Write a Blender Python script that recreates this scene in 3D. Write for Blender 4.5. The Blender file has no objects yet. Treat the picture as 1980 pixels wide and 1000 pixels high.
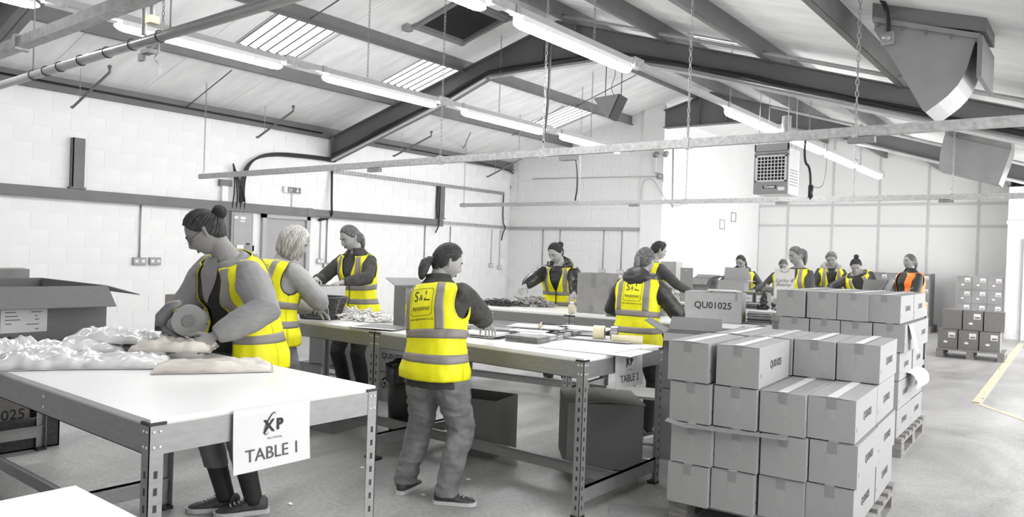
import bpy, bmesh, math, random
from mathutils import Vector, Matrix, noise
import numpy as np
random.seed(7)
PI = math.pi
scene = bpy.context.scene
COL = scene.collection

# ---------------------------------------------------------------- camera
cam_d = bpy.data.cameras.new('camera'); cam = bpy.data.objects.new('camera', cam_d); COL.objects.link(cam)
CR = ((0.78508095, 0.61842382, 0.03463929), (0.03116027, 0.0164199, -0.99937952), (-0.61860887, 0.78567319, -0.0063793))
FPX, CAMH = 1457.573, 1.47
cam.matrix_world = Matrix(((CR[0][0], -CR[1][0], -CR[2][0], 0), (CR[0][1], -CR[1][1], -CR[2][1], 0),
                           (CR[0][2], -CR[1][2], -CR[2][2], CAMH), (0, 0, 0, 1)))
cam_d.sensor_width = 36.0; cam_d.lens = FPX/1980*36.0; cam_d.clip_start = 0.05; cam_d.clip_end = 100
scene.camera = cam
# ---------------------------------------------------------------- world, exposure, large lights
w = bpy.data.worlds.new('world'); scene.world = w; w.use_nodes = True
w.node_tree.nodes['Background'].inputs[0].default_value = (1, 1, 1, 1)
w.node_tree.nodes['Background'].inputs[1].default_value = 0.6
scene.view_settings.view_transform = 'Standard'; scene.view_settings.look = 'None'
scene.view_settings.exposure = 0.62; scene.view_settings.gamma = 1.0; scene.view_settings.use_curve_mapping = False
def area(name, loc, size, energy, rot):
    d = bpy.data.lights.new(name, 'AREA'); d.shape = 'RECTANGLE'; d.size, d.size_y = size; d.energy = energy
    o = bpy.data.objects.new(name, d); COL.objects.link(o); o.location = loc; o.rotation_euler = rot
    return o
# unseen area lights added outside the frame to brighten walls, ceiling and carton tops
area('loading_door_daylight', (2.3, 7.5, 1.35), (2.2, 11.0), 165, (0, math.radians(90), 0))  # added panel for light from the right; no door is modelled
area('right_slope_rooflights', (1.3, 6.5, 2.25), (1.6, 11.0), 150, (0, math.radians(38), 0))  # added over the right side to brighten carton tops; roof is closed here
area('overhead_fill', (-0.8, 1.6, 2.85), (1.2, 4.0), 36, (0, 0, 0))  # added above the camera end for carton tops, no fitting modelled
area('far_bay_daylight', (2.3, 16.6, 1.3), (2.0, 6.5), 380, (0, math.radians(90), 0))  # added beside the far bay to whiten its walls
area('rear_windows_daylight', (-4.5, -4.8, 1.9), (12.0, 3.2), 50, (math.radians(90), 0, PI))  # added behind the camera for front faces and ceiling; no windows there

# ---------------------------------------------------------------- helpers
def ray(x, y):
    a, b = (x-990)/FPX, (y-500)/FPX
    return Vector([CR[0][i]*a + CR[1][i]*b + CR[2][i] for i in range(3)])
def onZ(x, y, z):
    d = ray(x, y); t = (z-CAMH)/d.z; return Vector((0, 0, CAMH)) + t*d
def onX(x, y, X):
    d = ray(x, y); return Vector((0, 0, CAMH)) + (X/d.x)*d
def onY(x, y, Y):
    d = ray(x, y); return Vector((0, 0, CAMH)) + (Y/d.y)*d

MATS = {}
def mat(name, rgb, rough=0.6, metal=0.0, var=0.06, scale=8.0, bump=0.0, bscale=60.0, stretch=(1, 1, 1), emit=0.0, alpha=1.0, spec=0.5, sheen=0.0):
    if name in MATS: return MATS[name]
    m = bpy.data.materials.new(name); m.use_nodes = True; MATS[name] = m
    nt = m.node_tree; b = nt.nodes['Principled BSDF']
    if isinstance(rgb, (int, float)): rgb = (rgb, rgb, rgb)
    b.inputs['Base Color'].default_value = (*rgb, 1); b.inputs['Roughness'].default_value = rough
    b.inputs['Metallic'].default_value = metal; b.inputs['Specular IOR Level'].default_value = spec
    if sheen: b.inputs['Sheen Weight'].default_value = sheen
    tc = nt.nodes.new('ShaderNodeTexCoord'); mp = nt.nodes.new('ShaderNodeMapping'); mp.inputs['Scale'].default_value = stretch
    nt.links.new(tc.outputs['Object'], mp.inputs['Vector'])
    if var > 0:
        n = nt.nodes.new('ShaderNodeTexNoise'); n.inputs['Scale'].default_value = scale; n.inputs['Detail'].default_value = 5
        nt.links.new(mp.outputs[0], n.inputs['Vector'])
        r = nt.nodes.new('ShaderNodeValToRGB'); nt.links.new(n.outputs['Fac'], r.inputs[0])
        r.color_ramp.elements[0].position = 0.3; r.color_ramp.elements[1].position = 0.7
        r.color_ramp.elements[0].color = (*[max(0, c*(1-var)) for c in rgb], 1)
        r.color_ramp.elements[1].color = (*[min(1, c*(1+var)) for c in rgb], 1)
        nt.links.new(r.outputs[0], b.inputs['Base Color'])
    if bump > 0:
        n2 = nt.nodes.new('ShaderNodeTexNoise'); n2.inputs['Scale'].default_value = bscale; n2.inputs['Detail'].default_value = 4
        nt.links.new(mp.outputs[0], n2.inputs['Vector'])
        bp = nt.nodes.new('ShaderNodeBump'); bp.inputs['Strength'].default_value = bump; bp.inputs['Distance'].default_value = 0.01
        nt.links.new(n2.outputs['Fac'], bp.inputs['Height']); nt.links.new(bp.outputs[0], b.inputs['Normal'])
    if emit: b.inputs['Emission Color'].default_value = (1, 1, 1, 1); b.inputs['Emission Strength'].default_value = emit
    if alpha < 1: b.inputs['Alpha'].default_value = alpha
    return m

class MB:
    """collects shapes and links them as ONE mesh object"""
    def __init__(s): s.v = []; s.f = []; s.m = []; s.mats = []; s.smooth = []
    def mi(s, m):
        if m is None: return 0
        if m not in s.mats: s.mats.append(m)
        return s.mats.index(m)
    def add(s, vs, fs, m=None, smooth=False, M=None):
        o = len(s.v)
        for p in vs:
            p = Vector(p)
            s.v.append(tuple(M @ p) if M else tuple(p))
        k = s.mi(m)
        for f in fs: s.f.append(tuple(i+o for i in f)); s.m.append(k); s.smooth.append(smooth)
        return s
    def box(s, a, b, m=None, M=None):
        x0, y0, z0 = a; x1, y1, z1 = b
        v = [(x0,y0,z0),(x1,y0,z0),(x1,y1,z0),(x0,y1,z0),(x0,y0,z1),(x1,y0,z1),(x1,y1,z1),(x0,y1,z1)]
        return s.add(v, [(0,3,2,1),(4,5,6,7),(0,1,5,4),(1,2,6,5),(2,3,7,6),(3,0,4,7)], m, False, M)
    def cbox(s, c, d, m=None, M=None):
        return s.box([c[i]-d[i]/2 for i in range(3)], [c[i]+d[i]/2 for i in range(3)], m, M)
    def prism(s, poly, axis, a, b, m=None, M=None):
        """poly: 2D points; axis 'x','y','z' extrusion from a to b"""
        n = len(poly)
        def P(p, t):
            return {'x': (t, p[0], p[1]), 'y': (p[0], t, p[1]), 'z': (p[0], p[1], t)}[axis]
        v = [P(p, a) for p in poly] + [P(p, b) for p in poly]
        f = [tuple(range(n)), tuple(range(2*n-1, n-1, -1))] + [(i, n+i, n+(i+1) % n, (i+1) % n) for i in range(n)]
        return s.add(v, f, m, False, M)
    def tube(s, pts, r, n=10, m=None, smooth=True, caps=True, M=None, flat=1.0, up=None):
        pts = [Vector(p) for p in pts]; k = len(pts)
        rs = r if isinstance(r, (list, tuple)) else [r]*k
        vs = []; prev = None
        for i in range(k):
            t = (pts[min(i+1, k-1)] - pts[max(i-1, 0)])
            if t.length < 1e-9: t = Vector((0, 0, 1))
            t.normalize()
            if prev is None:
                u = Vector(up) if up else (Vector((0, 0, 1)) if abs(t.z) < 0.9 else Vector((1, 0, 0)))
            else: u = prev
            u = (u - t*u.dot(t)); 
            if u.length < 1e-6: u = t.orthogonal()
            u.normalize(); prev = u; w_ = t.cross(u)
            for j in range(n):
                a = 2*PI*j/n
                vs.append(pts[i] + u*(math.cos(a)*rs[i]*flat) + w_*(math.sin(a)*rs[i]))
        fs = []
        for i in range(k-1):
            for j in range(n):
                fs.append((i*n+j, i*n+(j+1) % n, (i+1)*n+(j+1) % n, (i+1)*n+j))
        if caps: fs.append(tuple(range(n-1, -1, -1))); fs.append(tuple((k-1)*n+j for j in range(n)))
        return s.add(vs, fs, m, smooth, M)
    def ball(s, c, r, m=None, n=12, k=8, M=None):
        if isinstance(r, (int, float)): r = (r, r, r)
        vs = [(c[0], c[1], c[2]-r[2])]
        for i in range(1, k):
            ph = -PI/2 + PI*i/k
            for j in range(n):
                a = 2*PI*j/n
                vs.append((c[0]+r[0]*math.cos(ph)*math.cos(a), c[1]+r[1]*math.cos(ph)*math.sin(a), c[2]+r[2]*math.sin(ph)))
        vs.append((c[0], c[1], c[2]+r[2]))
        fs = [(0, 1+(j+1) % n, 1+j) for j in range(n)]
        for i in range(k-2):
            for j in range(n):
                fs.append((1+i*n+j, 1+i*n+(j+1) % n, 1+(i+1)*n+(j+1) % n, 1+(i+1)*n+j))
        L = len(vs)-1
        fs += [(L, 1+(k-2)*n+j, 1+(k-2)*n+(j+1) % n) for j in range(n)]
        return s.add(vs, fs, m, True, M)
    def mesh(s, name):
        me = bpy.data.meshes.new(name); me.from_pydata(s.v, [], s.f)
        for m in s.mats: me.materials.append(m)
        me.polygons.foreach_set('material_index', s.m); me.polygons.foreach_set('use_smooth', s.smooth)
        me.update(); return me
    def build(s, name, m=None, parent=None, loc=None, rz=None):
        me = s.mesh(name)
        if m is not None and not s.mats: me.materials.append(m)
        return link(name, me, parent, loc, rz)

def link(name, me, parent=None, loc=None, rz=None):
    o = bpy.data.objects.new(name, me); COL.objects.link(o)
    if parent: o.parent = parent
    if loc is not None: o.location = loc
    if rz is not None: o.rotation_euler = (0, 0, rz)
    return o
def thing(name, label, cat, loc=(0, 0, 0), rz=0.0, group=None):
    o = bpy.data.objects.new(name, None); COL.objects.link(o); o.empty_display_size = 0.1
    o.location = loc; o.rotation_euler = (0, 0, rz)
    return tag(o, label, cat, group)
def tag(o, label, cat, group=None):
    o['label'] = label; o['category'] = cat
    if group: o['group'] = group
    return o
def struct(o): o['kind'] = 'structure'; return o
def bevel(o, wd, seg=2):
    b = o.modifiers.new('b', 'BEVEL'); b.width = wd; b.segments = seg; b.limit_method = 'ANGLE'; return o
def chaikin(p, n=2):
    p = [Vector(q) for q in p]
    for _ in range(n):
        q = [p[0]]
        for a, b in zip(p, p[1:]): q += [a*0.75+b*0.25, a*0.25+b*0.75]
        q.append(p[-1]); p = q
    return p
_TX = {}
def text_mesh(s, size, bold=0.0, shear=0.0, spacing=1.0):
    k = (s, size, bold, shear, spacing)
    if k in _TX: return _TX[k]
    c = bpy.data.curves.new('t', 'FONT'); c.body = s; c.size = size; c.align_x = 'CENTER'; c.align_y = 'CENTER'
    c.offset = bold; c.shear = shear; c.space_character = spacing; c.resolution_u = 3
    o = bpy.data.objects.new('t', c); COL.objects.link(o)
    dg = bpy.context.evaluated_depsgraph_get(); me = bpy.data.meshes.new_from_object(o.evaluated_get(dg))
    bpy.data.objects.remove(o); me.materials.clear(); _TX[k] = me
    return me
def text(s, size, M, parent, name='printed_text', m=None, bold=0.0, shear=0.0, spacing=1.0):
    me = text_mesh(s, size, bold, shear, spacing)
    if not me.materials: me.materials.append(m or MATS['ink'])
    o = link(name, me, parent); o.matrix_local = M
    return o
def frame(origin, xdir, ydir):
    """matrix with local x, y along given directions"""
    x = Vector(xdir).normalized(); y = Vector(ydir); y = (y - x*y.dot(x)).normalized(); z = x.cross(y)
    M = Matrix.Identity(4)
    for i, v in enumerate((x, y, z)): M[0][i], M[1][i], M[2][i] = v
    M[0][3], M[1][3], M[2][3] = origin
    return M

# ---------------------------------------------------------------- materials
ink = mat('ink', 0.02, 0.7, var=0)
wall_m = mat('painted_block', 0.84, 0.75, var=0.03, scale=2.0, bump=0.25, bscale=45)
mortar_m = mat('painted_joint', 0.80, 0.85, var=0.04)
board_m = mat('white_board', 0.86, 0.6, var=0.02, scale=1.2)
steel_m = mat('grey_painted_steel', 0.155, 0.55, var=0.10, scale=3, bump=0.05)
raft_m = mat('rafter_paint', 0.15, 0.55, var=0.08, scale=2.5, bump=0.05)
lining_m = mat('roof_lining', 0.86, 0.7, var=0.09, scale=1.3, stretch=(1, 4, 1))
galv_m = mat('galvanised_steel', 0.42, 0.42, metal=0.35, var=0.22, scale=28, bump=0.05)
bench_m = mat('bench_steel', 0.29, 0.42, metal=0.45, var=0.08, scale=18, stretch=(1, 1, 3))
bench_d = mat('bench_slot', 0.03, 0.7, var=0)
top_m = mat('white_melamine', 0.86, 0.28, var=0.02, scale=3)
edge_m = mat('board_edge', (0.60, 0.585, 0.56), 0.6, var=0.08, scale=20)
blackp = mat('black_plastic', 0.015, 0.4, var=0.1)
white_m = mat('white_plastic', 0.75, 0.4, var=0.02)
card_m = mat('cardboard', 0.27, 0.75, var=0.06, scale=30, stretch=(1, 1, 8), bump=0.06, bscale=120)
card_d = mat('cardboard_dark', 0.17, 0.8, var=0.08, scale=30, stretch=(1, 1, 8))
card_in = mat('cardboard_inside', 0.22, 0.85, var=0.05, scale=20)
card_n = mat('cardboard_worn', (0.25, 0.245, 0.24), 0.8, var=0.10, scale=9, bump=0.15, bscale=30)
tape_m = mat('packing_tape', 0.25, 0.22, var=0.12, scale=14, spec=0.7)
tape_w = mat('shiny_tape', 0.78, 0.15, var=0.08, scale=14, spec=0.8)
paper_m = mat('paper', 0.78, 0.6, var=0.02)
paper_s = mat('sign_paper', 0.62, 0.5, var=0.02)
wood_m = mat('pallet_wood', (0.20, 0.195, 0.19), 0.8, var=0.30, scale=10, stretch=(1, 1, 6), bump=0.3, bscale=40)
cable_m = mat('black_cable', 0.012, 0.5, var=0)
cond_m = mat('conduit', 0.55, 0.4, var=0.05)
condg_m = mat('conduit_grey', 0.33, 0.4, metal=0.3, var=0.1)
duct_m = mat('duct_sheet', 0.30, 0.4, metal=0.45, var=0.10, scale=4)
dark_m = mat('dark_void', 0.02, 0.9, var=0)
glow_m = mat('tube_diffuser', 0.9, 0.4, var=0, emit=43.0)
# ================================================================= SETTING
XL, YF, XP, YB, XR, YN = -11.0, 13.83, -7.5, 20.4, 2.5, -5.0
RIDX, RIDZ = -6.05, 4.90
def roofz(x): return RIDZ + (0.266 if x < RIDX else -0.318)*(x-RIDX)
def raftz(x): return roofz(x)-0.19

# floor: polished concrete with paler worn patches
def floor_mat():
    m = bpy.data.materials.new('concrete'); m.use_nodes = True; nt = m.node_tree; b = nt.nodes['Principled BSDF']
    tc = nt.nodes.new('ShaderNodeTexCoord')
    n1 = nt.nodes.new('ShaderNodeTexNoise'); n1.inputs['Scale'].default_value = 0.9; n1.inputs['Detail'].default_value = 7; n1.inputs['Roughness'].default_value = 0.65; n1.inputs['Distortion'].default_value = 0.6
    n2 = nt.nodes.new('ShaderNodeTexNoise'); n2.inputs['Scale'].default_value = 38; n2.inputs['Detail'].default_value = 4
    mp = nt.nodes.new('ShaderNodeMapping'); mp.inputs['Scale'].default_value = (1.0, 0.45, 1); mp.inputs['Rotation'].default_value = (0, 0, 0.3)
    nt.links.new(tc.outputs['Object'], mp.inputs[0]); nt.links.new(mp.outputs[0], n1.inputs['Vector']); nt.links.new(tc.outputs['Object'], n2.inputs['Vector'])
    r = nt.nodes.new('ShaderNodeValToRGB'); e = r.color_ramp.elements
    e[0].position = 0.28; e[0].color = (0.17, 0.17, 0.17, 1); e[1].position = 0.66; e[1].color = (0.50, 0.498, 0.49, 1)
    nt.links.new(n1.outputs['Fac'], r.inputs[0])
    r2 = nt.nodes.new('ShaderNodeValToRGB'); e = r2.color_ramp.elements
    e[0].position = 0.3; e[0].color = (0.78, 0.78, 0.78, 1); e[1].position = 0.7; e[1].color = (1.1, 1.1, 1.1, 1)
    nt.links.new(n2.outputs['Fac'], r2.inputs[0])
    mx = nt.nodes.new('ShaderNodeMixRGB'); mx.blend_type = 'MULTIPLY'; mx.inputs[0].default_value = 1
    nt.links.new(r.outputs[0], mx.inputs[1]); nt.links.new(r2.outputs[0], mx.inputs[2])
    # fine scratches
    n3 = nt.nodes.new('ShaderNodeTexVoronoi'); n3.inputs['Scale'].default_value = 1.7; n3.feature = 'DISTANCE_TO_EDGE'
    nt.links.new(n1.outputs['Color'], n3.inputs['Vector'])
    nt.links.new(mx.outputs[0], b.inputs['Base Color'])
    rr = nt.nodes.new('ShaderNodeMapRange'); rr.inputs[3].default_value = 0.28; rr.inputs[4].default_value = 0.5
    nt.links.new(n1.outputs['Fac'], rr.inputs[0]); nt.links.new(rr.outputs[0], b.inputs['Roughness'])
    bp = nt.nodes.new('ShaderNodeBump'); bp.inputs['Strength'].default_value = 0.08; bp.inputs['Distance'].default_value = 0.01
    nt.links.new(n2.outputs['Fac'], bp.inputs['Height']); nt.links.new(bp.outputs[0], b.inputs['Normal'])
    return m
FM = floor_mat()
fl = MB().box((XL-0.2, YN-0.2, -0.12), (XR+0.2, YB+0.3, 0), FM).build('floor'); struct(fl)
line_m = mat('floor_line_paint', (0.55, 0.49, 0.36), 0.6, var=0.25, scale=25)
for pts, wd in ((((-1.071, 9.715), (-1.303, 18.57)), 0.10), (((-1.10, 9.76), (0.6, 7.3)), 0.07)):
    a, b = Vector(pts[0]), Vector(pts[1]); d = (b-a).normalized(); n = Vector((-d.y, d.x))*wd/2
    MB().prism([tuple(a-n), tuple(b-n), tuple(b+n), tuple(a+n)], 'z', 0.0005, 0.0035, line_m).build('floor_marking', parent=fl)

def wall_block_mesh(L, H, T):
    return MB().box((0, 0, 0), (L, T, H), wall_m).mesh('wall_block')
# left wall: painted blockwork, each near block its own piece
wl = MB().box((XL-0.2, YN, 0), (XL-0.004, YF+0.2, 3.9), mortar_m).build('wall_left'); struct(wl)
me = MB().box((0, 0, 0), (0.006, 0.446, 0.221), wall_m).mesh('wall_block')
cells = []
for r in range(16):
    for c in range(-2, 31):
        y = 0.45*c + (0.225 if r % 2 else 0); z = 0.225*r+0.004
        if y+0.45 < YF+0.02 and z < 3.6: cells.append((y, z))
# blocks showing largest: nearest part of the wall in view
vis = sorted([q for q in cells if q[0] > 3.2 and q[1] > 0.6], key=lambda q: q[0])[:300]
vs = set(vis)
for y, z in vis:
    link('wall_block', me, wl, (XL-0.006, y, z))
far = MB()
for y, z in cells:
    if (y, z) not in vs: far.box((XL-0.006, y, z), (XL+0.004, y+0.446, z+0.221), wall_m)
o = far.build('wall_block_field', parent=wl); o['kind'] = 'stuff'
# far wall (left part), blockwork up to the slope
wf = MB().prism([(XL, 0), (XP, 0), (XP, roofz(XP)), (XL, roofz(XL))], 'y', YF+0.004, YF+0.22, mortar_m).build('wall_back'); struct(wf)
me2 = MB().box((0, 0, 0), (0.446, 0.006, 0.221), wall_m).mesh('wall_block')
for r in range(2, 20):
    for c in range(0, 9):
        x = XL + 0.45*c - (0.225 if r % 2 else 0); z = 0.225*r+0.004
        if x < XL-0.01 or x+0.44 > XP+0.12 or z+0.2 > roofz(x): continue
        link('wall_block', me2, wf, (x+0.004, YF-0.004, z))
# side return wall and pier
ws = MB().prism([(YF, 0), (YB, 0), (YB, roofz(XP)), (YF, roofz(XP))], 'x', XP-0.2, XP, board_m).build('wall_side'); struct(ws)
pr_ = MB().box((XP-0.03, YF-0.06, 0), (-7.05, YF+0.25, roofz(-7.05)-0.02), wall_m).build('trim_1'); struct(pr_)
# boarded far wall
wb = MB().prism([(XP-0.1, 0), (XR, 0), (XR, roofz(XR)), (RIDX, RIDZ), (XP-0.1, roofz(XP))], 'y', YB+0.02, YB+0.2, mortar_m).build('wall_far'); struct(wb)
xs = [XP, -6.711, -5.576, -4.468, -3.381, -2.349, -1.2, 0.0, 1.2, XR]
zs = [0, 2.478, 3.007, 99]
strip_m = mat('cover_strip', 0.62, 0.6, var=0.05)
for i in range(len(xs)-1):
    for k in range(3):
        x0, x1, z0, z1 = xs[i]+0.012, xs[i+1]-0.012, zs[k]+0.012, zs[k+1]-0.012
        if k == 2: poly = [(x0, z0), (x1, z0), (x1, roofz(x1)-0.02)] + ([(RIDX, RIDZ-0.02)] if x0 < RIDX < x1 else []) + [(x0, roofz(x0)-0.02)]
        else: poly = [(x0, z0), (x1, z0), (x1, z1), (x0, z1)]
        MB().prism(poly, 'y', YB, YB+0.03, board_m).build('wall_panel', parent=wb)
for x in xs[1:-1]:
    MB().box((x-0.025, YB-0.012, 0), (x+0.025, YB+0.005, roofz(x)-0.1), strip_m).build('cover_strip', parent=wb)
for z in (2.478, 3.007):
    MB().box((XP, YB-0.018, z-0.03), (XR, YB-0.002, z+0.03), strip_m).build('cover_strip', parent=wb)
# pier by the right edge, with plinth, and the edge of a doorway
pier_m = mat('pier_board', 0.80, 0.6, var=0.03)
pw = MB().box((-1.69, 19.43, 0), (-0.9, 20.39, roofz(-1.3)-0.1), pier_m).build('wall_pier'); struct(pw)
MB().box((-1.71, 19.40, 0), (-0.9, 19.428, 0.20), strip_m).build('baseboard_pier', parent=pw)
MB().box((-1.71, 19.39, 2.48), (-0.9, 19.428, 2.56), strip_m).build('cover_strip', parent=pw)
d2 = MB().box((-1.32, 19.36, 0.02), (-0.95, 19.40, 2.1), mat('grey_door', 0.10, 0.5, var=0.05)).build('door_2', parent=None); struct(d2)
MB().box((-1.38, 19.35, 0.0), (-1.32, 19.41, 2.16), strip_m).build('door_frame', parent=d2)
# walls outside the view that close the hall
wr = MB().box((XR, YN, 0), (XR+0.2, YB, 2.4), board_m).build('wall_right'); struct(wr)
wn = MB().prism([(XL, 0), (XR, 0), (XR, roofz(XR)), (RIDX, RIDZ), (XL, roofz(XL))], 'y', YN-0.2, YN, board_m).build('wall_front'); struct(wn)

# ---- roof: lining panels between the purlins, with skylight openings
ceil = MB().prism([(XL-0.2, roofz(XL-0.2)+0.05), (RIDX, RIDZ+0.05), (XR+0.2, roofz(XR+0.2)+0.05), (XR+0.2, roofz(XR+0.2)+0.1), (RIDX, RIDZ+0.12), (XL-0.2, roofz(XL-0.2)+0.1)],
                  'y', YN-0.2, YB+0.2, mat('roof_backing', 0.3, 0.8)).build('ceiling'); struct(ceil)
PX = [-10.95, -9.30, -7.84, -6.40, -5.75, -4.33, -3.04, -1.67, -0.3, 1.1]
bays = [(XL, -9.30), (-9.30, -7.84), (-7.84, RIDX), (RIDX, -4.33), (-4.33, -3.04), (-3.04, -1.67), (-1.67, -0.3), (-0.3, 1.1), (1.1, XR)]
sky = {(1, 5.47, 6.47), (1, 8.0, 9.0), (1, 11.95, 12.85), (4, 8.75, 9.4)}
hatch = (2, 7.15, 8.15)
skyglow = mat('skylight_sheet', 0.6, 0.5, var=0.2, scale=30, emit=1.0)
def slab(x0, x1, y0, y1, m, name, t=0.02, dz=0.0, parent=None):
    return MB().prism([(x0, roofz(x0)+dz), (x1, roofz(x1)+dz), (x1, roofz(x1)+dz+t), (x0, roofz(x0)+dz+t)], 'y', y0, y1, m).build(name, parent=parent)
seams = [YN + 1.27*i for i in range(21)]
for bi, (x0, x1) in enumerate(bays):
    ys = sorted(set([YN, YB] + [s for s in seams if YN < s < YB] + [v for s in sky if s[0] == bi for v in s[1:]] + ([hatch[1], hatch[2]] if bi == 2 else [])))
    ys = [y for i, y in enumerate(ys) if i == 0 or y-ys[i-1] > 0.05 or any(y in s[1:] for s in sky) or y in hatch[1:]]
    for a, b in zip(ys, ys[1:]):
        mid = (a+b)/2
        hole = any(s[0] == bi and s[1] <= mid <= s[2] for s in sky)
        hh = bi == 2 and hatch[1] <= mid <= hatch[2]
        xa, xb = x0+0.004, x1-0.004
        if hole:
            if bi == 1: slab(xb-0.27, xb, a+0.003, b-0.003, lining_m, 'ceiling_panel', parent=ceil); slab(xa, xa+0.2, a+0.003, b-0.003, lining_m, 'ceiling_panel', parent=ceil)
            else: slab(xb-0.2, xb, a+0.003, b-0.003, lining_m, 'ceiling_panel', parent=ceil); slab(xa, xa+0.12, a+0.003, b-0.003, lining_m, 'ceiling_panel', parent=ceil)
            continue
        if hh:
            slab(xa, -7.45, a+0.003, b-0.003, lining_m, 'ceiling_panel', parent=ceil); slab(-6.65, xb, a+0.003, b-0.003, lining_m, 'ceiling_panel', parent=ceil)
            continue
        slab(xa, xb, a+0.003, b-0.003, lining_m, 'ceiling_panel', parent=ceil)
# corrugated translucent skylights (daylight behind them)
k = 0
for s in sorted(sky):
    x0, x1 = bays[s[0]]
    if s[0] == 1: xa, xb = x0+0.2, x1-0.27
    else: xa, xb = x0+0.12, x1-0.2
    mb = MB(); n = int((s[2]-s[1])/0.02); vs_ = []; 
    for i in range(n+1):
        y = s[1] + (s[2]-s[1])*i/n; dz = 0.03 + 0.016*math.sin(2*PI*y/0.146)
        vs_ += [(xa, y, roofz(xa)+dz), (xb, y, roofz(xb)+dz)]
    mb.add(vs_, [(2*i, 2*i+1, 2*i+3, 2*i+2) for i in range(n)], skyglow, True)
    k += 1
    o = mb.build('window_%d' % k); struct(o)
    dmb = MB()
    j = int(s[1]/0.146)
    while j*0.146 < s[2]:
        y = (j+0.75)*0.146
        if s[1]+0.02 < y < s[2]-0.02:
            dmb.prism([(xa, roofz(xa)+0.004), (xb, roofz(xb)+0.004), (xb, roofz(xb)+0.012), (xa, roofz(xa)+0.012)], 'y', y-0.009, y+0.009, mat('skylight_rib', 0.12, 0.8, var=0.5, scale=60))  # darker strip below each rib of the sheet
        j += 1
    dmb.build('corrugation', parent=o)
    sf = MB()
    for yy in (s[1]-0.012, s[2]-0.012): sf.prism([(xa, roofz(xa)-0.01), (xb, roofz(xb)-0.01), (xb, roofz(xb)+0.05), (xa, roofz(xa)+0.05)], 'y', yy, yy+0.024, mat('skylight_frame', 0.45, 0.6))
    sf.build('window_frame', parent=o)
# blocked roof hatch with a dark upstand
h = thing('roof_hatch', 'dark square roof hatch with grey timber frame above the long light fittings', 'hatch', (-7.05, 7.65, roofz(-7.05)))
MB().prism([(-0.40, -0.1), (0.40, 0.12), (0.40, 0.2), (-0.40, -0.02)], 'y', -0.5, 0.5, dark_m).build('hatch_cover', parent=h)
fm = mat('hatch_frame', 0.24, 0.6)
for yy in (-0.5, 0.44): MB().prism([(-0.44, -0.16), (0.44, 0.075), (0.44, 0.2), (-0.44, -0.03)], 'y', yy, yy+0.06, fm).build('frame_side', parent=h)
for xx in (-0.44, 0.36): MB().prism([(xx, roofz(-7.05+xx)-roofz(-7.05)-0.04), (xx+0.08, roofz(-7.05+xx+0.08)-roofz(-7.05)-0.04), (xx+0.08, roofz(-7.05+xx+0.08)-roofz(-7.05)+0.1), (xx, roofz(-7.05+xx)-roofz(-7.05)+0.1)], 'y', -0.52, 0.52, fm).build('frame_side', parent=h)
MB().box((-0.52, -0.62, -0.20), (-0.42, -0.50, -0.09), condg_m).build('isolator_box', parent=h)

# ---- purlins (Z sections along the hall)
for i, x in enumerate(PX):
    x2 = x
    y1 = YB if x > XP else YF
    t = MB(); zt = roofz(x2)-0.004; zb = zt-0.19; sgn = 1 if x < RIDX else -1
    t.box((x2-0.004, YN, zb), (x2+0.004, y1, zt), steel_m)
    t.box((x2, YN, zb), (x2+0.06*sgn, y1, zb+0.006), steel_m) if sgn > 0 else t.box((x2-0.06, YN, zb), (x2, y1, zb+0.006), steel_m)
    t.box((x2-0.05, YN, zt-0.022), (x2, y1, zt-0.016), steel_m)
    o = t.build('roof_purlin')
    wh = ['at the eaves along the left wall', 'second up from the left wall', 'third up from the left wall', 'just left of the ridge', 'just right of the ridge', 'first down the right slope past the ridge pair',
          'second down the right slope past the ridge pair', 'third down the right slope, behind the big duct cowl', 'far down the right slope beside the duct', 'lowest on the right slope'][i]
    tag(o, 'long grey steel roof purlin, '+wh, 'beam')

# ---- portal rafters
def rafter(Y, xa, label):
    t = thing('portal_rafter', label, 'beam', (0, Y, 0))
    tp = [(-11, 3.40), (RIDX, 4.70), (XR, 1.99+0.0)]
    def top(x): return 3.42+(x+11)*0.2626 if x < RIDX else 4.72-0.318*(x-RIDX)
    bot = [(-11, 3.0), (-8.04, 3.83), (-7.26, 4.10), (-5.2, 4.09), (-4.19, 3.83), (-0.65, 2.72), (XR, 1.73)]
    def botz(x):
        for (a, za), (b, zb) in zip(bot, bot[1:]):
            if a <= x <= b: return za+(zb-za)*(x-a)/(b-a)
    xs_ = sorted([xa] + [p[0] for p in bot if p[0] > xa] + ([RIDX] if RIDX > xa else []))
    up = [(x, top(x)) for x in xs_]; lo = [(x, botz(x)) for x in xs_]
    MB().prism(lo + up[::-1], 'y', -0.008, 0.008, raft_m).build('web', parent=t)
    fb = MB(); ft = MB()
    for (p, q) in zip(lo, lo[1:]): fb.prism([p, q, (q[0], q[1]+0.015), (p[0], p[1]+0.015)], 'y', -0.085, 0.085, raft_m)
    for (p, q) in zip(up, up[1:]): ft.prism([(p[0], p[1]-0.015), (q[0], q[1]-0.015), q, p], 'y', -0.085, 0.085, raft_m)
    fb.build('flange', parent=t); ft.build('flange', parent=t)
    # haunch stiffener and ridge stiffeners
    for x in ([-5.75, -6.3] if xa < -6 else []) + ([-10.9] if xa < -10 else []):
        MB().box((x-0.008, -0.08, botz(x)), (x+0.008, 0.08, top(x)), raft_m).build('stiffener', parent=t)
    return t, botz
r1, bz = rafter(8.6, -11.0, 'grey steel portal rafter crossing the middle of the roof with cables along its lower edge')
rafter(2.86, -11.0, 'grey steel portal rafter nearest the camera at the upper left corner')
rafter(13.78, -7.05, 'grey steel portal rafter beyond the white pier, farthest from the camera')
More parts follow.
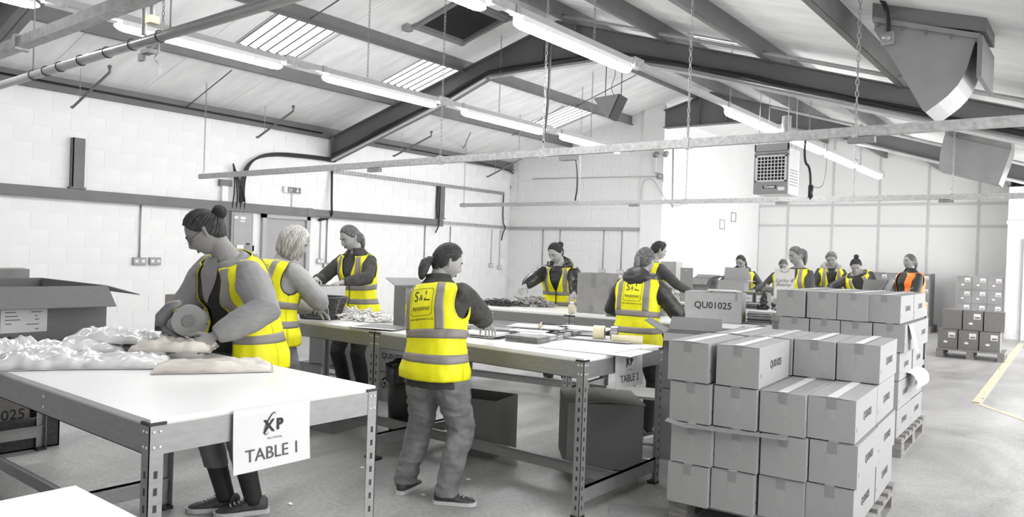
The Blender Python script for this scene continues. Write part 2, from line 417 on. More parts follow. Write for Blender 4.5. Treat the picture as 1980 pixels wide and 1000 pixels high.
# plates and cables under the middle rafter
for nm, dy, dz, rr, mm, lab in (('cable_bundle', -0.10, 0.035, 0.030, cable_m, 'thick black cable bundle tied along the lower edge of the middle rafter'),
                            ('cable_trunking', -0.12, -0.045, 0.026, cond_m, 'pale metal trunking clipped under the middle rafter')):
    for seg in (0, 1):
        xs_ = [-10.8+0.35*i for i in range(11)] if seg == 0 else [-7.2+0.4*i for i in range(20)]
        if nm == 'cable_bundle':
            if seg: continue
            pts = [(x, 8.6+dy, bz(x)+dz+0.006*math.sin(7*x)) for x in [-10.8+0.3*i for i in range(38)]]
            o = MB()
            for q in range(3): o.tube([(p[0], p[1]-0.02*q+0.01*math.sin(3*p[0]+q), p[2]+0.022*(q % 2)+0.008*math.sin(4*p[0]+2*q)) for p in pts], 0.017, 6, mm)
            o = o.build(nm); tag(o, lab, 'cable')
        else:
            pts = [(x, 8.6+dy, bz(x)+dz) for x in xs_]
            o = MB().tube(pts, rr, 4, mm, smooth=False).build(nm)
            tag(o, lab+(' on the left slope' if seg == 0 else ' on the right slope'), 'trunking')
# cable bundle dropping from the rafter end to the distribution board
lw = XL+0.03
def cable(pts, r, label, name='cable', m=None, cat='cable', n=8, sm=2, group=None):
    o = MB().tube(chaikin(pts, sm), r, n, m or cable_m).build(name); return tag(o, label, cat, group)
A = [onX(648, 310, lw+0.06), onX(600, 303, lw+0.05), onX(520, 296, lw+0.04), onX(480, 310, lw+0.04), onX(466, 345, lw+0.04), onX(464, 392, lw+0.04)]
for q in range(3):
    cable([p+Vector((0, 0.03*q, 0.02*(q-1))) for p in A], 0.018, ['lowest', 'middle', 'uppermost'][q]+' black cable looping from the rafter foot to the distribution board', group='cables looping to the distribution board')

ORD = ['first', 'second', 'third', 'fourth', 'fifth', 'sixth', 'seventh']
# ---- chained cable rails and pipe crossing the hall
def chain(name_label, p, top_z, r=0.006, group=None):
    mb = MB(); z = p[2]; i = 0
    L = 0.042
    while z < top_z:
        ring = []
        for a in range(9):
            t = 2*PI*a/8
            u, v = math.sin(t)*0.011, math.cos(t)*L*0.62
            ring.append((p[0]+(u if i % 2 else 0), p[1]+(0 if i % 2 else u), z+L/2+v))
        mb.tube(ring, 0.0035, 4, condg_m, caps=False)
        z += L; i += 1
    o = mb.build('hanging_chain'); return tag(o, name_label, 'chain', group)
def rail(Y, xa, xb, z, hh, dd, label, brackets, chains, clab):
    t = thing('cable_rail', label, 'rail', (0, Y, z))
    MB().box((xa, -dd/2, -hh/2), (xb, dd/2, hh/2), galv_m).build('rail_body', parent=t)
    for x in brackets:
        MB().box((x-0.022, -dd/2-0.006, -hh/2-0.010), (x+0.022, dd/2+0.006, hh/2+0.012), galv_m).build('clamp', parent=t)
    for i, x in enumerate(chains):
        chain(clab+', %s from its left end' % ORD[i], (x, Y, z+hh/2+0.01), roofz(x)-0.02, group='chains holding the '+('first' if Y < 3 else 'second' if Y < 8 else 'third')+' cable rail')
    return t
Y1, Y2, Y0 = 5.77, 11.40, 1.395
rail(Y0, -9.5, -0.6, 2.415, 0.05, 0.055, 'pale galvanised cable rail crossing the upper left corner close to the camera', [-4.2], [], '')
x_ = [onY(x, 290, Y1).x for x in (852, 1050, 1329, 1653)]
rail(Y1, -10.35, -0.1, 2.43, 0.068, 0.055, 'long galvanised cable rail spanning the picture in front of the middle rafter', x_, x_+[-10.25], 'thin chain down to the middle cable rail')
x_ = [onY(x, 390, Y2).x for x in (897, 1000, 1119, 1326, 1650, 1841)]
rail(Y2, -10.35, -0.3, 2.42, 0.07, 0.06, 'galvanised cable rail across the back of the hall in front of the far wall', x_, x_, 'thin chain down to the far cable rail')
for i, (x, Y, z) in enumerate([(725, Y1, 2.36), (1100, Y1, 2.36), (1665, Y1, 2.36), (1226, Y2, 2.36), (1512, Y2, 2.36), (1830, Y2, 2.36)]):
    X = onY(x, 300 if Y < 8 else 392, Y).x
    o = MB().box((X-0.09, Y-0.03, z-0.012), (X+0.09, Y+0.03, z+0.030), mat('fitting_dark', 0.2, 0.5)).build('rail_socket')
    tag(o, 'small flat power socket under the '+('middle' if Y < 8 else 'far')+' rail, '+['left end', 'above the woman in the hood', 'right end', 'left of the heater', 'under the heater', 'toward the right'][i], 'socket')
# big pipe at upper left with ties
t = thing('gas_pipe', 'thick grey pipe with cable ties crossing the upper left corner', 'pipe', (0, 2.23, 2.7))
MB().tube([(-8.4, 0, 0), (-1.0, 0, 0)], 0.031, 16, mat('pipe_paint', 0.36, 0.3, metal=0.2, var=0.08)).build('pipe_body', parent=t)
MB().tube([(x_, 0.012*math.sin(3*x_), 0.036+0.004*math.sin(9*x_)) for x_ in [-6.4+0.1*i for i in range(12)]], 0.005, 6, cable_m).build('strapped_cable', parent=t)
for x in (-6.45, -6.2, -5.95, -5.6, -5.2, -4.85, -4.5):
    MB().tube([(x, 0.036*math.cos(a), 0.002+0.036*math.sin(a)) for a in [2*PI*i/12 for i in range(13)]], 0.0035, 5, cable_m, caps=False).build('cable_tie', parent=t)
for x in (65, 328):
    X = onY(x, 100, 2.23).x
    tag(MB().tube([(X, 2.23, 2.731), (X, 2.23, roofz(X)-0.03)], 0.005, 6, condg_m).build('hanger_rod'), 'thin rod hanging the thick grey pipe, '+('left of the gas valve' if x < 200 else 'right of the gas valve'), 'rod')
# gas valve group with dangling wires on the pipe
gx = onY(278, 90, 2.23).x
t = thing('gas_valve', 'brass and steel gas valve elbow fitted on the thick grey pipe, with loose wires', 'valve', (gx, 2.23, 2.74))
MB().tube(chaikin([(0, 0, 0), (0, 0, 0.16), (-0.02, 0, 0.19), (0.08, 0, 0.185), (0.1, 0, 0.15), (0.1, 0, 0.09)]), 0.017, 8, galv_m).build('elbow', parent=t)
MB().box((0.07, -0.03, 0.055), (0.13, 0.03, 0.10), mat('brass', (0.45, 0.38, 0.2), 0.4, metal=0.6)).build('valve_body', parent=t)
MB().tube([(-0.03, 0, 0.19), (0.13, 0, 0.19)], 0.02, 8, galv_m).build('union', parent=t)
MB().box((0.02, -0.03, -0.125), (0.11, 0.02, -0.10), mat('fitting_dark', 0.2, 0.5)).box((-0.03, -0.02, -0.16), (0.03, 0.0, -0.115), mat('fitting_dark', 0.2, 0.5)).build('wire_clip', parent=t)
for q in range(3):
    MB().tube(chaikin([(0.08, 0, -0.11), (0.14+0.02*q, 0, -0.05), (0.19, 0.01, -0.09-0.02*q), (0.12, 0, -0.16), (0.19+0.01*q, 0, -0.20), (0.17+0.03*q, 0, -0.27)], 3), 0.0025, 5, cond_m).build('wire', parent=t)

# ---- fluorescent fittings on two trunking runs
def fitting(x, y0, y1, z, label, grp):
    L = y1-y0; t = thing('strip_light', label, 'light', (x, (y0+y1)/2, z), 0, grp)
    pts = [(0, -L/2, 0), (0, -L/2+0.04, 0), (0, -L/2+0.10, 0), (0, L/2-0.10, 0), (0, L/2-0.04, 0), (0, L/2, 0)]
    MB().tube(pts, [0.012, 0.042, 0.054, 0.054, 0.042, 0.012], 14, glow_m, up=(0, 0, 1), flat=0.75).build('diffuser', parent=t)
    MB().box((-0.052, -L/2+0.05, 0.006), (0.052, L/2-0.05, 0.052), white_m).build('housing', parent=t)
    for yy in (-L/2+0.35, L/2-0.35):
        MB().box((-0.058, yy-0.012, -0.01), (0.058, yy+0.012, 0.03), white_m).build('clip', parent=t)
    return t
X1, Z1, X2, Z2 = -7.0, 3.385, -3.65, 3.27
runs1 = [(0.65, 2.45), (3.05, 4.79), (5.32, 7.16), (7.66, 9.57), (10.04, 11.94)]
for i, (a, b) in enumerate(runs1):
    fitting(X1, a, b, Z1, ['white fluorescent strip light cut off at the top left corner', 'white fluorescent strip light behind the gas valve, upper left', 'white fluorescent strip light left of the middle rafter',
            'white fluorescent strip light right of the middle rafter, left row', 'small white strip light at the far end of the left row'][i], 'strip lights of the left row')
runs2 = [(2.4, 4.21), (4.56, 6.36), (8.72, 10.5), (10.78, 12.62), (12.85, 14.6), (14.9, 16.6)]
for i, (a, b) in enumerate(runs2):
    fitting(X2, a, b, Z2, ['white strip light cut by the top edge beside the roof hatch', 'large bright strip light nearest the ridge in the right row', 'white strip light above the far cable rail, left of the heater',
            'white strip light just right of the heater', 'small white strip light past the heater', 'farthest strip light of the right row'][i], 'strip lights of the right row')
trm = mat('trunking_grey', 0.38, 0.45, var=0.05)
for x, z, y0, y1, lab in ((X1, Z1, 0.2, 12.4, 'grey lighting trunking carrying the left row of strip lights'), (X2, Z2, 1.8, 16.8, 'grey lighting trunking carrying the right row of strip lights')):
    t = thing('light_trunking', lab, 'trunking', (x, 0, z+0.085))
    MB().box((-0.03, y0, -0.03), (0.03, y1, 0.03), trm).build('channel', parent=t)
    for (a, b) in (runs1 if x == X1 else runs2):
        MB().box((-0.035, b+0.02, -0.045), (0.045, b+0.20, 0.05), galv_m).build('socket_box', parent=t)
        MB().box((-0.04, a-0.02, -0.035), (0.04, a+0.03, 0.036), condg_m).build('strap', parent=t)
    for i in range(5):
        yy = y0+0.8+i*(y1-y0-1)/4.5
        chain('thin chain of the '+('left' if x == X1 else 'right')+' light trunking, '+ORD[i]+' from the camera', (x, yy, z+0.115), roofz(x)-0.02, group='chains of the '+('left' if x == X1 else 'right')+' light trunking')
# ================================================================= wall fittings
lw = XL
# steel rail beam along the left wall, stub posts
t = thing('wall_beam', 'grey steel beam running along the left wall above the door', 'beam', (XL, 0, 2.075))
ym = onX(606, 410, XL+0.1).y; ye = onX(858, 430, XL+0.1).y
MB().box((0.0, -2, -0.065), (0.10, ym, 0.06), steel_m).build('beam_section', parent=t)
MB().box((0.0, ym+0.005, -0.06), (0.09, ye, 0.055), steel_m).build('beam_section', parent=t)
MB().box((0.0, ym-0.12, -0.07), (0.106, ym-0.02, 0.065), steel_m).build('splice_plate', parent=t)
MB().box((0.03, -2, -0.085), (0.10, ye, -0.066), raft_m).build('lower_lip', parent=t)
t2 = tag(MB().box((0.0, 0, -0.03), (0.05, YF-ye-0.02, 0.03), galv_m).build('wall_trunking', loc=(XL, ye+0.01, 2.075)), 'pale cable trunking continuing the wall beam into the corner', 'trunking')
for px, lab in ((150, 'short grey steel post above the wall beam at far left'), (855, 'short grey steel post above the wall beam near the far corner')):
    y = onX(px, 400, XL+0.1).y
    t = thing('wall_post', lab, 'post', (XL, y, 2.145))
    MB().box((0, -0.075, 0), (0.012, 0.075, 0.68), steel_m).box((0.012, -0.075, 0), (0.10, -0.063, 0.68), steel_m).box((0.088, -0.075, 0), (0.1, 0.075, 0.68), steel_m).build('channel', parent=t)
    MB().box((0.0, -0.10, -0.005), (0.108, 0.10, 0.02), steel_m).build('base_plate', parent=t)
# far wall trunking
x0 = onY(985, 442, YF).x; x1 = onY(1254, 442, YF).x
t = thing('wall_trunking', 'pale dado trunking across the far block wall', 'trunking', (0, YF-0.05, 2.07))
MB().box((x0+0.05, 0, -0.03), (x1, 0.05, 0.03), galv_m).build('channel', parent=t)
MB().box((x1-0.02, -0.008, -0.036), (x1+0.01, 0.05, 0.036), white_m).build('end_cap', parent=t)
# slotted cable tray on left wall
y0 = onX(645, 330, XL+0.1).y; y1 = onX(977, 374, XL+0.1).y; zt = onX(977, 374, XL+0.1).z
tr = MB(); n = 70
za = onX(645, 330, XL+0.1).z
t = thing('cable_tray', 'slotted galvanised cable tray sloping slightly along the left wall to the corner', 'tray', (XL+0.004, 0, 0))
MB().prism([(y0, za-0.03), (y1, zt-0.03), (y1, zt-0.02), (y0, za-0.02)], 'x', 0, 0.10, galv_m).prism([(y0, za+0.02), (y1, zt+0.02), (y1, zt+0.03), (y0, za+0.03)], 'x', 0, 0.02, galv_m).build('tray_base', parent=t)
for i in range(n):
    y = y0+(y1-y0)*i/n; z = za+(zt-za)*i/n
    tr.box((0.09, y, z-0.025), (0.10, y+0.03, z+0.03), condg_m)
tr.build('slotted_side', parent=t)['kind'] = 'stuff'
# dangling steel rods (old brackets) in front of the eaves purlin
for i, (a, b) in enumerate([((212, 140), (140, 208)), ((567, 215), (498, 266)), ((834, 263), (762, 302)), ((1016, 303), (943, 342))]):
    A, B = onX(*a, -9.9), onX(*b, -10.7)
    t = thing('bracket_arm', ['bent grey steel arm hanging under the roof, far left', 'bent grey steel arm hanging under the roof above the exit sign', 'bent grey steel arm behind the second cable rail', 'bent grey steel arm at the far corner'][i], 'bracket', A)
    MB().tube([(0, 0, 0.07), (0.0, 0, 0.0), B-A, (B-A)+Vector((-0.03, 0, 0.01))], 0.017, 8, steel_m).build('arm', parent=t)
    MB().ball((0, 0, 0.07), 0.026, steel_m).build('knob', parent=t)
    mm = (B-A)*0.8
    MB().tube([mm, mm+Vector((0, 0, roofz((A+mm).x)-(A+mm).z-0.02))], 0.004, 5, condg_m).build('hook_wire', parent=t)
# bracing rods across the roof
for i, (a, Xa, b, Xb) in enumerate([((448, 136), -9.3, (362, 206), -10.95), ((655, 0), -7.84, (600, 36), -7.9), ((910, 256), -9.3, (895, 290), -10.9), ((1230, 145), -6.35, (1115, 205), -7.84), ((1090, 205), -7.9, (990, 262), -9.3)]):
    A, B = onX(*a, Xa), onX(*b, Xb)
    if i == 1: B = onX(600, 36, -7.84); A = onX(655, 0, -6.9)
    o = MB().tube([A, B], 0.009, 6, steel_m).build('bracing_rod')
    tag(o, ['thin dark bracing rod between purlins left of the middle rafter', 'thin dark bracing rod at the top edge near the upper skylight', 'thin dark bracing rod by the far left purlin', 'thin dark bracing rod behind the hanging speaker', 'thin dark bracing rod across the farther skylight'][i], 'rod')
# cables along the eaves purlin and down the corner
cable([Vector((-10.86, 3.0, 3.50)), Vector((-10.86, 8.3, 3.47)), ], 0.014, 'black cable clipped along the eaves purlin, left of the middle rafter', sm=0)
P0 = [Vector((-10.86, 8.9, 3.47)), Vector((-10.86, 12.0, 3.47)), Vector((-10.86, 13.2, 3.42)), onX(1000, 336, -10.95), onY(985, 365, YF-0.03), onY(982, 385, YF-0.03), onY(982, 440, YF-0.03), onY(981, 480, YF-0.03), onY(973, 530, YF-0.03)]
cable(P0, 0.013, 'black cable running along the eaves purlin and down the far corner')
cable([onX(642, 330, XL+0.05), onX(641, 405, XL+0.13), onX(643, 412, XL+0.13), onX(637, 422, XL+0.05), onX(616, 426, XL+0.03)], 0.02, 'black cable pair dropping behind the woman in the dark jacket', sm=1)
cable([onX(846, 358, XL+0.03), onX(843, 412, XL+0.03), onX(850, 425, XL+0.12), onX(848, 438, XL+0.13), onX(842, 450, XL+0.03)], 0.013, 'black cable dropping beside the short post near the corner', sm=1)
cable([onX(974, 374, XL+0.03), onX(972, 430, XL+0.03), onX(978, 440, XL+0.08), onX(972, 452, XL+0.03), onX(970, 465, XL+0.03)], 0.012, 'black cable dropping from the end of the cable tray', sm=1)
cable([onY(1102, 294, 11.3), onY(1115, 305, 11.3), onY(1117, 360, 11.3), onY(1112, 388, 11.36)], 0.014, 'black cable dropping from the middle rail to the far rail')
cable([onY(1065, 80, 5.8), onY(1060, 200, 5.8), onY(1050, 277, 5.8)], 0.012, 'black cable hanging straight down to the middle cable rail')
cable([onY(1302, 277, 13.7), onY(1301, 350, 13.7), onY(1300, 402, 13.7)], 0.018, 'grey black cable hanging down beside the twin spot lamp', m=condg_m)
# wall sockets with conduits
def socket(pt, axis, label, wd=0.15, hh=0.09, cond=None, grp=None, dark=False):
    t = thing('wall_socket', label, 'socket', pt, 0, grp)
    m_ = mat('socket_grey', 0.30, 0.4, metal=0.3) if dark else mat('socket_pale', 0.5, 0.4)
    if axis == 'x':
        bevel(MB().box((0, -wd/2, -hh/2), (0.045, wd/2, hh/2), m_).build('back_box', parent=t), 0.006)
        for s in (-1, 1): MB().box((0.045, s*wd*0.25-0.022, -0.02), (0.049, s*wd*0.25+0.022, 0.022), white_m).build('outlet', parent=t)
        if cond: MB().tube([(0.02, 0, hh/2), (0.02, 0, cond-pt[2])], 0.011, 8, cond_m if not dark else condg_m).build('conduit', parent=t)
    else:
        bevel(MB().box((-wd/2, -0.045, -hh/2), (wd/2, 0, hh/2), m_).build('back_box', parent=t), 0.006)
        for s in (-1, 1): MB().box((s*wd*0.25-0.022, -0.049, -0.02), (s*wd*0.25+0.022, -0.045, 0.022), white_m).build('outlet', parent=t)
        if cond: MB().tube([(0, -0.02, hh/2), (0, -0.02, cond-pt[2])], 0.011, 8, condg_m).build('conduit', parent=t)
    return t
socket(onX(268, 505, XL), 'x', 'grey metal double wall socket under a conduit, left of a pair', 0.19, 0.11, 2.01, dark=True)
socket(onX(298, 505, XL), 'x', 'grey metal double wall socket, right of a pair, without conduit', 0.17, 0.11, None, dark=True)
for i, (x, y) in enumerate([(629, 513), (617, 505), (948, 513), (964, 517)]):
    socket(onX(x, y, XL), 'x', ['small wall socket left of the woman in the dark jacket, lower', 'small wall socket left of the woman in the dark jacket, upper', 'round-ended wall socket near the far corner on the left wall', 'double wall socket nearest the far corner on the left wall'][i], 0.13, 0.09, 2.0, dark=(i == 0))
for i, (x, y) in enumerate([(1166, 524), (1201, 526)]):
    socket(onY(x, y, YF), 'y', ['wall socket on the far wall above the tall open carton', 'wall socket on the far wall right of the tall open carton'][i], 0.14, 0.09, 2.05)
for i, x in enumerate((821, 870, 1049, 1082, 1247)):
    if i < 2: p = onX(x, 480, XL+0.02); o = MB().tube([(p.x, p.y, 1.2), (p.x, p.y, 2.01)], 0.011, 8, condg_m).build('conduit')
    else: p = onY(x, 480, YF-0.02); o = MB().tube([(p.x, p.y, 1.2), (p.x, p.y, 2.05)], 0.011, 8, condg_m).build('conduit')
    tag(o, 'thin vertical conduit '+['behind the woman in the printed vest, left side', 'behind the woman in the printed vest, right side', 'left of the woman with the hood', 'behind the woman with the hood', 'near the pier on the far wall'][i], 'conduit')
# distribution board
p = onX(455, 450, XL); y0_ = onX(425, 450, XL).y; y1_ = onX(478, 450, XL).y
t = thing('distribution_board', 'grey electrical distribution board with cables entering from above', 'fuse box', (XL, 0, 0))
MB().box((0, y0_, 1.18), (0.12, y0_+0.10, 1.98), steel_m).build('side_duct', parent=t)
MB().box((0, y0_+0.10, 1.18), (0.16, y1_, 1.98), mat('board_grey', 0.28, 0.45, var=0.04)).build('cabinet', parent=t)
MB().box((0.16, y0_+0.14, 1.45), (0.168, y1_-0.03, 1.94), mat('board_door', 0.33, 0.4, var=0.04)).build('cabinet_door', parent=t)
for i, (yy, zz, ww, hh) in enumerate([(0.14, 1.88, 0.07, 0.03), (0.25, 1.87, 0.09, 0.04), (0.25, 1.83, 0.08, 0.02), (0.36, 1.46, 0.07, 0.035), (0.2, 1.4, 0.12, 0.06)]):
    MB().box((0.168, y0_+yy, zz), (0.171, y0_+yy+ww, zz+hh), paper_m if i != 3 else blackp).build('label_plate', parent=t)
MB().box((0, y1_+0.04, 1.2), (0.06, y1_+0.10, 1.98), white_m).build('conduit', parent=t)
bevel(MB().box((0, y1_+0.0, 1.36), (0.06, y1_+0.1, 1.46), mat('socket_pale', 0.5, 0.4)).build('switch', parent=t), 0.005)
bevel(MB().box((0, y1_+0.07, 1.22), (0.06, y1_+0.17, 1.32), mat('socket_grey', 0.30, 0.4)).build('switch', parent=t), 0.005)
for q in range(4):
    cable([Vector((XL+0.08, y0_+0.14+0.07*q, 1.98)), Vector((XL+0.12, y0_+0.15+0.07*q, 2.2)), Vector((XL+0.12, y0_+0.16+0.03*q, 2.45)), Vector((XL+0.07, y0_+0.15, 2.75))], 0.011, 'black cable rising from the grey distribution board, '+ORD[q]+' from the left', group='cables above the distribution board')
t = thing('cable_riser', 'broken white riser box above the distribution board', 'riser', (XL, y0_-0.02, 2.14))
MB().box((0, 0, 0), (0.07, 0.10, 0.33), white_m).build('riser_box', parent=t); MB().box((0, -0.04, 0.24), (0.08, 0.16, 0.34), steel_m).build('bracket', parent=t)
# door
y0_, y1_ = onX(505, 460, XL).y, onX(594, 460, XL).y
dm = mat('door_paint', 0.36, 0.5, var=0.03)
d1 = MB().box((XL+0.005, y0_+0.06, 0.01), (XL+0.03, y1_-0.07, 1.92), dm).build('door_1'); struct(d1)
fr = mat('door_frame_paint', 0.42, 0.5, var=0.03)
for a, b, c, d in ((y0_-0.02, y0_+0.055, 0, 1.99), (y1_-0.065, y1_+0.01, 0, 1.99), (y0_-0.02, y1_+0.01, 1.925, 1.995)):
    MB().box((XL+0.005, a, c), (XL+0.07, b, d), fr).build('door_frame', parent=d1)
MB().tube([(XL+0.03, y1_-0.14, 1.0), (XL+0.09, y1_-0.14, 1.0), (XL+0.09, y1_-0.26, 1.0)], 0.01, 8, condg_m).build('door_handle', parent=d1)
# exit sign
p = onX(562, 368, XL); ex = thing('exit_sign', 'small emergency exit sign with running figure and down arrow on left wall', 'sign', p)
sg = mat('sign_dark', 0.10, 0.4, var=0)
bevel(MB().box((0.004, -0.165, -0.055), (0.06, 0.165, 0.055), white_m).build('housing', parent=ex), 0.006)
MB().box((0.06, -0.10, -0.048), (0.066, 0.16, 0.048), sg).build('sign_face', parent=ex)
MB().add([(0.067, 0.085, 0.035), (0.067, 0.105, 0.035), (0.067, 0.105, -0.005), (0.067, 0.13, -0.005), (0.067, 0.095, -0.038), (0.067, 0.06, -0.005), (0.067, 0.085, -0.005)], [tuple(range(7))], paper_m).build('arrow', parent=ex)
rm = MB().ball((0.067, -0.028, 0.026), (0.002, 0.009, 0.009), paper_m)
for a, b in (((-0.028, 0.016), (-0.036, -0.008)), ((-0.036, -0.008), (-0.018, -0.022)), ((-0.018, -0.022), (-0.026, -0.038)), ((-0.036, -0.008), (-0.058, -0.028)), ((-0.03, 0.012), (-0.008, 0.0)), ((-0.03, 0.012), (-0.052, 0.002))):
    rm.tube([(0.067, *a), (0.067, *b)], 0.0035, 5, paper_m)
rm.build('running_figure', parent=ex)
MB().box((0.066, -0.075, -0.04), (0.0672, -0.065, 0.04), paper_m).build('door_symbol', parent=ex)
MB().tube([(0.02, 0.02, -0.055), (0.02, 0.02, -0.33)], 0.008, 6, cond_m).build('conduit', parent=ex)
# twin spot emergency lamp with conduits on the pier
p = onY(1268, 300, YF-0.1); t = thing('emergency_lamp', 'twin-head emergency spot lamp on the pier by the far wall', 'lamp', (p.x, YF-0.07, p.z))
MB().box((-0.04, -0.04, -0.35), (0.02, 0, 0.06), white_m).build('battery_box', parent=t)
for xx, sc in ((0.05, 1.0), (0.27, 1.0)):
    MB().tube([(xx-0.06, -0.04, 0.02), (xx, -0.10, 0.01), (xx+0.03, -0.19, -0.02)], [0.03, 0.055, 0.06], 12, condg_m).build('lamp_head', parent=t)
MB().tube([(0, -0.02, -0.35), (0.18, -0.02, -0.4), (0.18, -0.02, -0.55)], 0.012, 6, cond_m).build('conduit', parent=t)
t = tag(MB().tube([onY(1030, 346, YF-0.02), onY(1150, 343, YF-0.02), onY(1268, 341, YF-0.08), onY(1277, 341, YF-0.1)], 0.012, 6, cond_m).ball(onY(1275, 341, YF-0.1), 0.06, condg_m).build('conduit_run'), 'thin horizontal conduit high on the far wall ending in a round box', 'conduit')
cable([onY(1240, 395, YF-0.08), onY(1241, 352, YF-0.08), onY(1256, 344, YF-0.08), onY(1268, 352, YF-0.08), onY(1285, 385, YF-0.08), onY(1300, 400, YF-0.08), onY(1330, 392, YF-0.12)], 0.01, 'pale looping cable on the pier under the emergency lamp', m=cond_m)
# marks left by removed plates on the side wall
for i, (x, y) in enumerate([(1396, 434), (1418, 420)]):
    p = onX(x, y, XP); t = thing('wall_frame', ['thin empty frame on the side wall, nearer one', 'thin empty frame on the side wall, farther one'][i], 'frame', (XP+0.004, p.y, p.z))
    for a, b in (((-0.16, -0.12), (-0.14, 0.12)), ((0.14, -0.12), (0.16, 0.12)), ((-0.16, 0.10), (0.16, 0.12)), ((-0.16, -0.12), (0.16, -0.10))):
        MB().box((0, a[0], a[1]), (0.008, b[0], b[1]), mat('frame_brown', 0.35, 0.6)).build('frame_side', parent=t)
# ---- gas heater
hp = (-3.17, 8.95, 2.59); t = thing('gas_heater', 'grey hanging unit heater with square louvre grille', 'heater', hp)
hm = mat('heater_grey', 0.27, 0.45, var=0.05); hl = mat('heater_side', 0.62, 0.45, var=0.04)
wh, dh, hh = 0.205, 0.42, 0.30
bevel(MB().box((-wh, 0.0, -hh), (wh, 0.03, -0.155), hm).box((-wh, 0.0, -0.155), (-wh+0.02, 0.03, hh), hm).box((wh-0.02, 0, -0.155), (wh, 0.03, hh), hm).box((-wh, 0, hh-0.09), (wh, 0.03, hh), hm).box((-wh, 0, 0.155), (wh, 0.03, 0.175), hm).build('front_panel', parent=t), 0.004)
MB().box((-wh+0.005, 0.03, -hh), (wh-0.005, dh, hh-0.05), hl).build('cabinet', parent=t)
MB().box((-wh+0.02, 0.012, 0.175), (wh-0.02, 0.029, hh-0.09), dark_m).build('air_slot', parent=t)
MB().box((-wh+0.02, 0.0, 0.18), (wh-0.02, 0.011, 0.205), hm).build('deflector', parent=t)
MB().box((-wh+0.025, 0.016, -0.15), (wh-0.025, 0.029, 0.15), dark_m).build('grille_back', parent=t)
gb = mat('grille_bar', 0.66, 0.4)
for i in range(9):
    x = -0.165+0.33*i/8; MB().box((x-0.004, 0.0, -0.14), (x+0.004, 0.015, 0.145), gb).build('grille_bar', parent=t)
for i in range(8):
    z = -0.14+0.285*i/7; MB().box((-0.17, -0.004, z-0.0045), (0.17, 0.010, z+0.0045), gb).build('grille_bar', parent=t)
for a, b in (((-0.185, -0.155), (-0.168, 0.155)), ((0.168, -0.155), (0.185, 0.155)), ((-0.185, 0.14), (0.185, 0.155)), ((-0.185, -0.155), (0.185, -0.14))):
    MB().box((a[0], -0.008, a[1]), (b[0], 0.0, b[1]), gb).build('grille_frame', parent=t)
bevel(MB().box((-0.09, -0.008, -0.235), (0.075, 0.0, -0.20), blackp).build('name_badge', parent=t), 0.006)
text('Combat', 0.038, frame((-0.008, -0.009, -0.217), (1, 0, 0), (0, 0, 1)), t, 'badge_lettering', paper_m, bold=0.0015)
MB().box((0.09, -0.003, -0.26), (0.17, 0.0, -0.22), paper_m).build('rating_sticker', parent=t)
for i in range(4):
    for j in range(6):
        MB().box((wh-0.004, 0.09+i*0.075, -0.19+j*0.035), (wh-0.001, 0.09+i*0.075+0.045, -0.178+j*0.035), hm).build('vent_slot', parent=t)
MB().tube([(0.1, 0.2, hh-0.06), (0.1, 0.2, hh+0.35)], 0.055, 12, galv_m).build('flue', parent=t)
for sx in (-0.17, 0.17):
    for yy in (0.05, 0.36): MB().tube([(sx, yy, hh-0.05), (sx, yy, roofz(hp[0]+sx)-hp[2]-0.02)], 0.004, 5, condg_m).build('hanging_rod', parent=t)
MB().tube(chaikin([(0.30, 0.3, 0.45), (0.29, 0.3, 0.1), (0.37, 0.3, 0.03), (0.38, 0.3, -0.35)]), 0.014, 6, cable_m).tube([(0.38, 0.3, -0.18), (0.38, 0.3, -0.33)], 0.03, 8, blackp).build('feed_cable', parent=t)
MB().tube(chaikin([(0.55, 0.3, 0.3), (0.55, 0.3, -0.1), (0.5, 0.3, -0.22), (0.4, 0.3, -0.2)]), 0.006, 5, condg_m).build('feed_cable', parent=t)
# ---- hanging loudspeaker
sp = onY(1185, 208, 7.8); t = thing('hanging_speaker', 'wedge-shaped grey loudspeaker hanging on two chains under the roof', 'speaker', sp, math.radians(10))
sm_ = mat('speaker_side', 0.22, 0.6, var=0.05)
A_ = [(-0.20, -0.15, 0.11), (0.13, -0.15, 0.13), (-0.02, -0.15, -0.13), (-0.20, 0.15, 0.11), (0.13, 0.15, 0.13), (-0.02, 0.15, -0.13)]
bevel(MB().prism([(-0.20, 0.10), (0.12, 0.13), (0.0, -0.14), (-0.03, -0.14)], 'y', -0.14, 0.14, sm_).build('cabinet', parent=t), 0.006)
MB().prism([(0.125, 0.13), (0.135, 0.12), (0.015, -0.14), (0.002, -0.14)], 'y', -0.135, 0.135, mat('speaker_mesh', 0.035, 0.8, var=0.3, scale=200)).build('front_grille', parent=t)
for xx in (-0.10, 0.10):
    MB().tube([(xx, 0, 0.12), (xx, 0, 0.6)], 0.005, 5, cable_m).build('chain', parent=t)
MB().tube(chaikin([(0.02, 0, 0.12), (-0.04, 0, 0.25), (0.03, 0, 0.4), (-0.02, 0, 0.6)]), 0.0035, 5, cable_m).build('speaker_wire', parent=t)
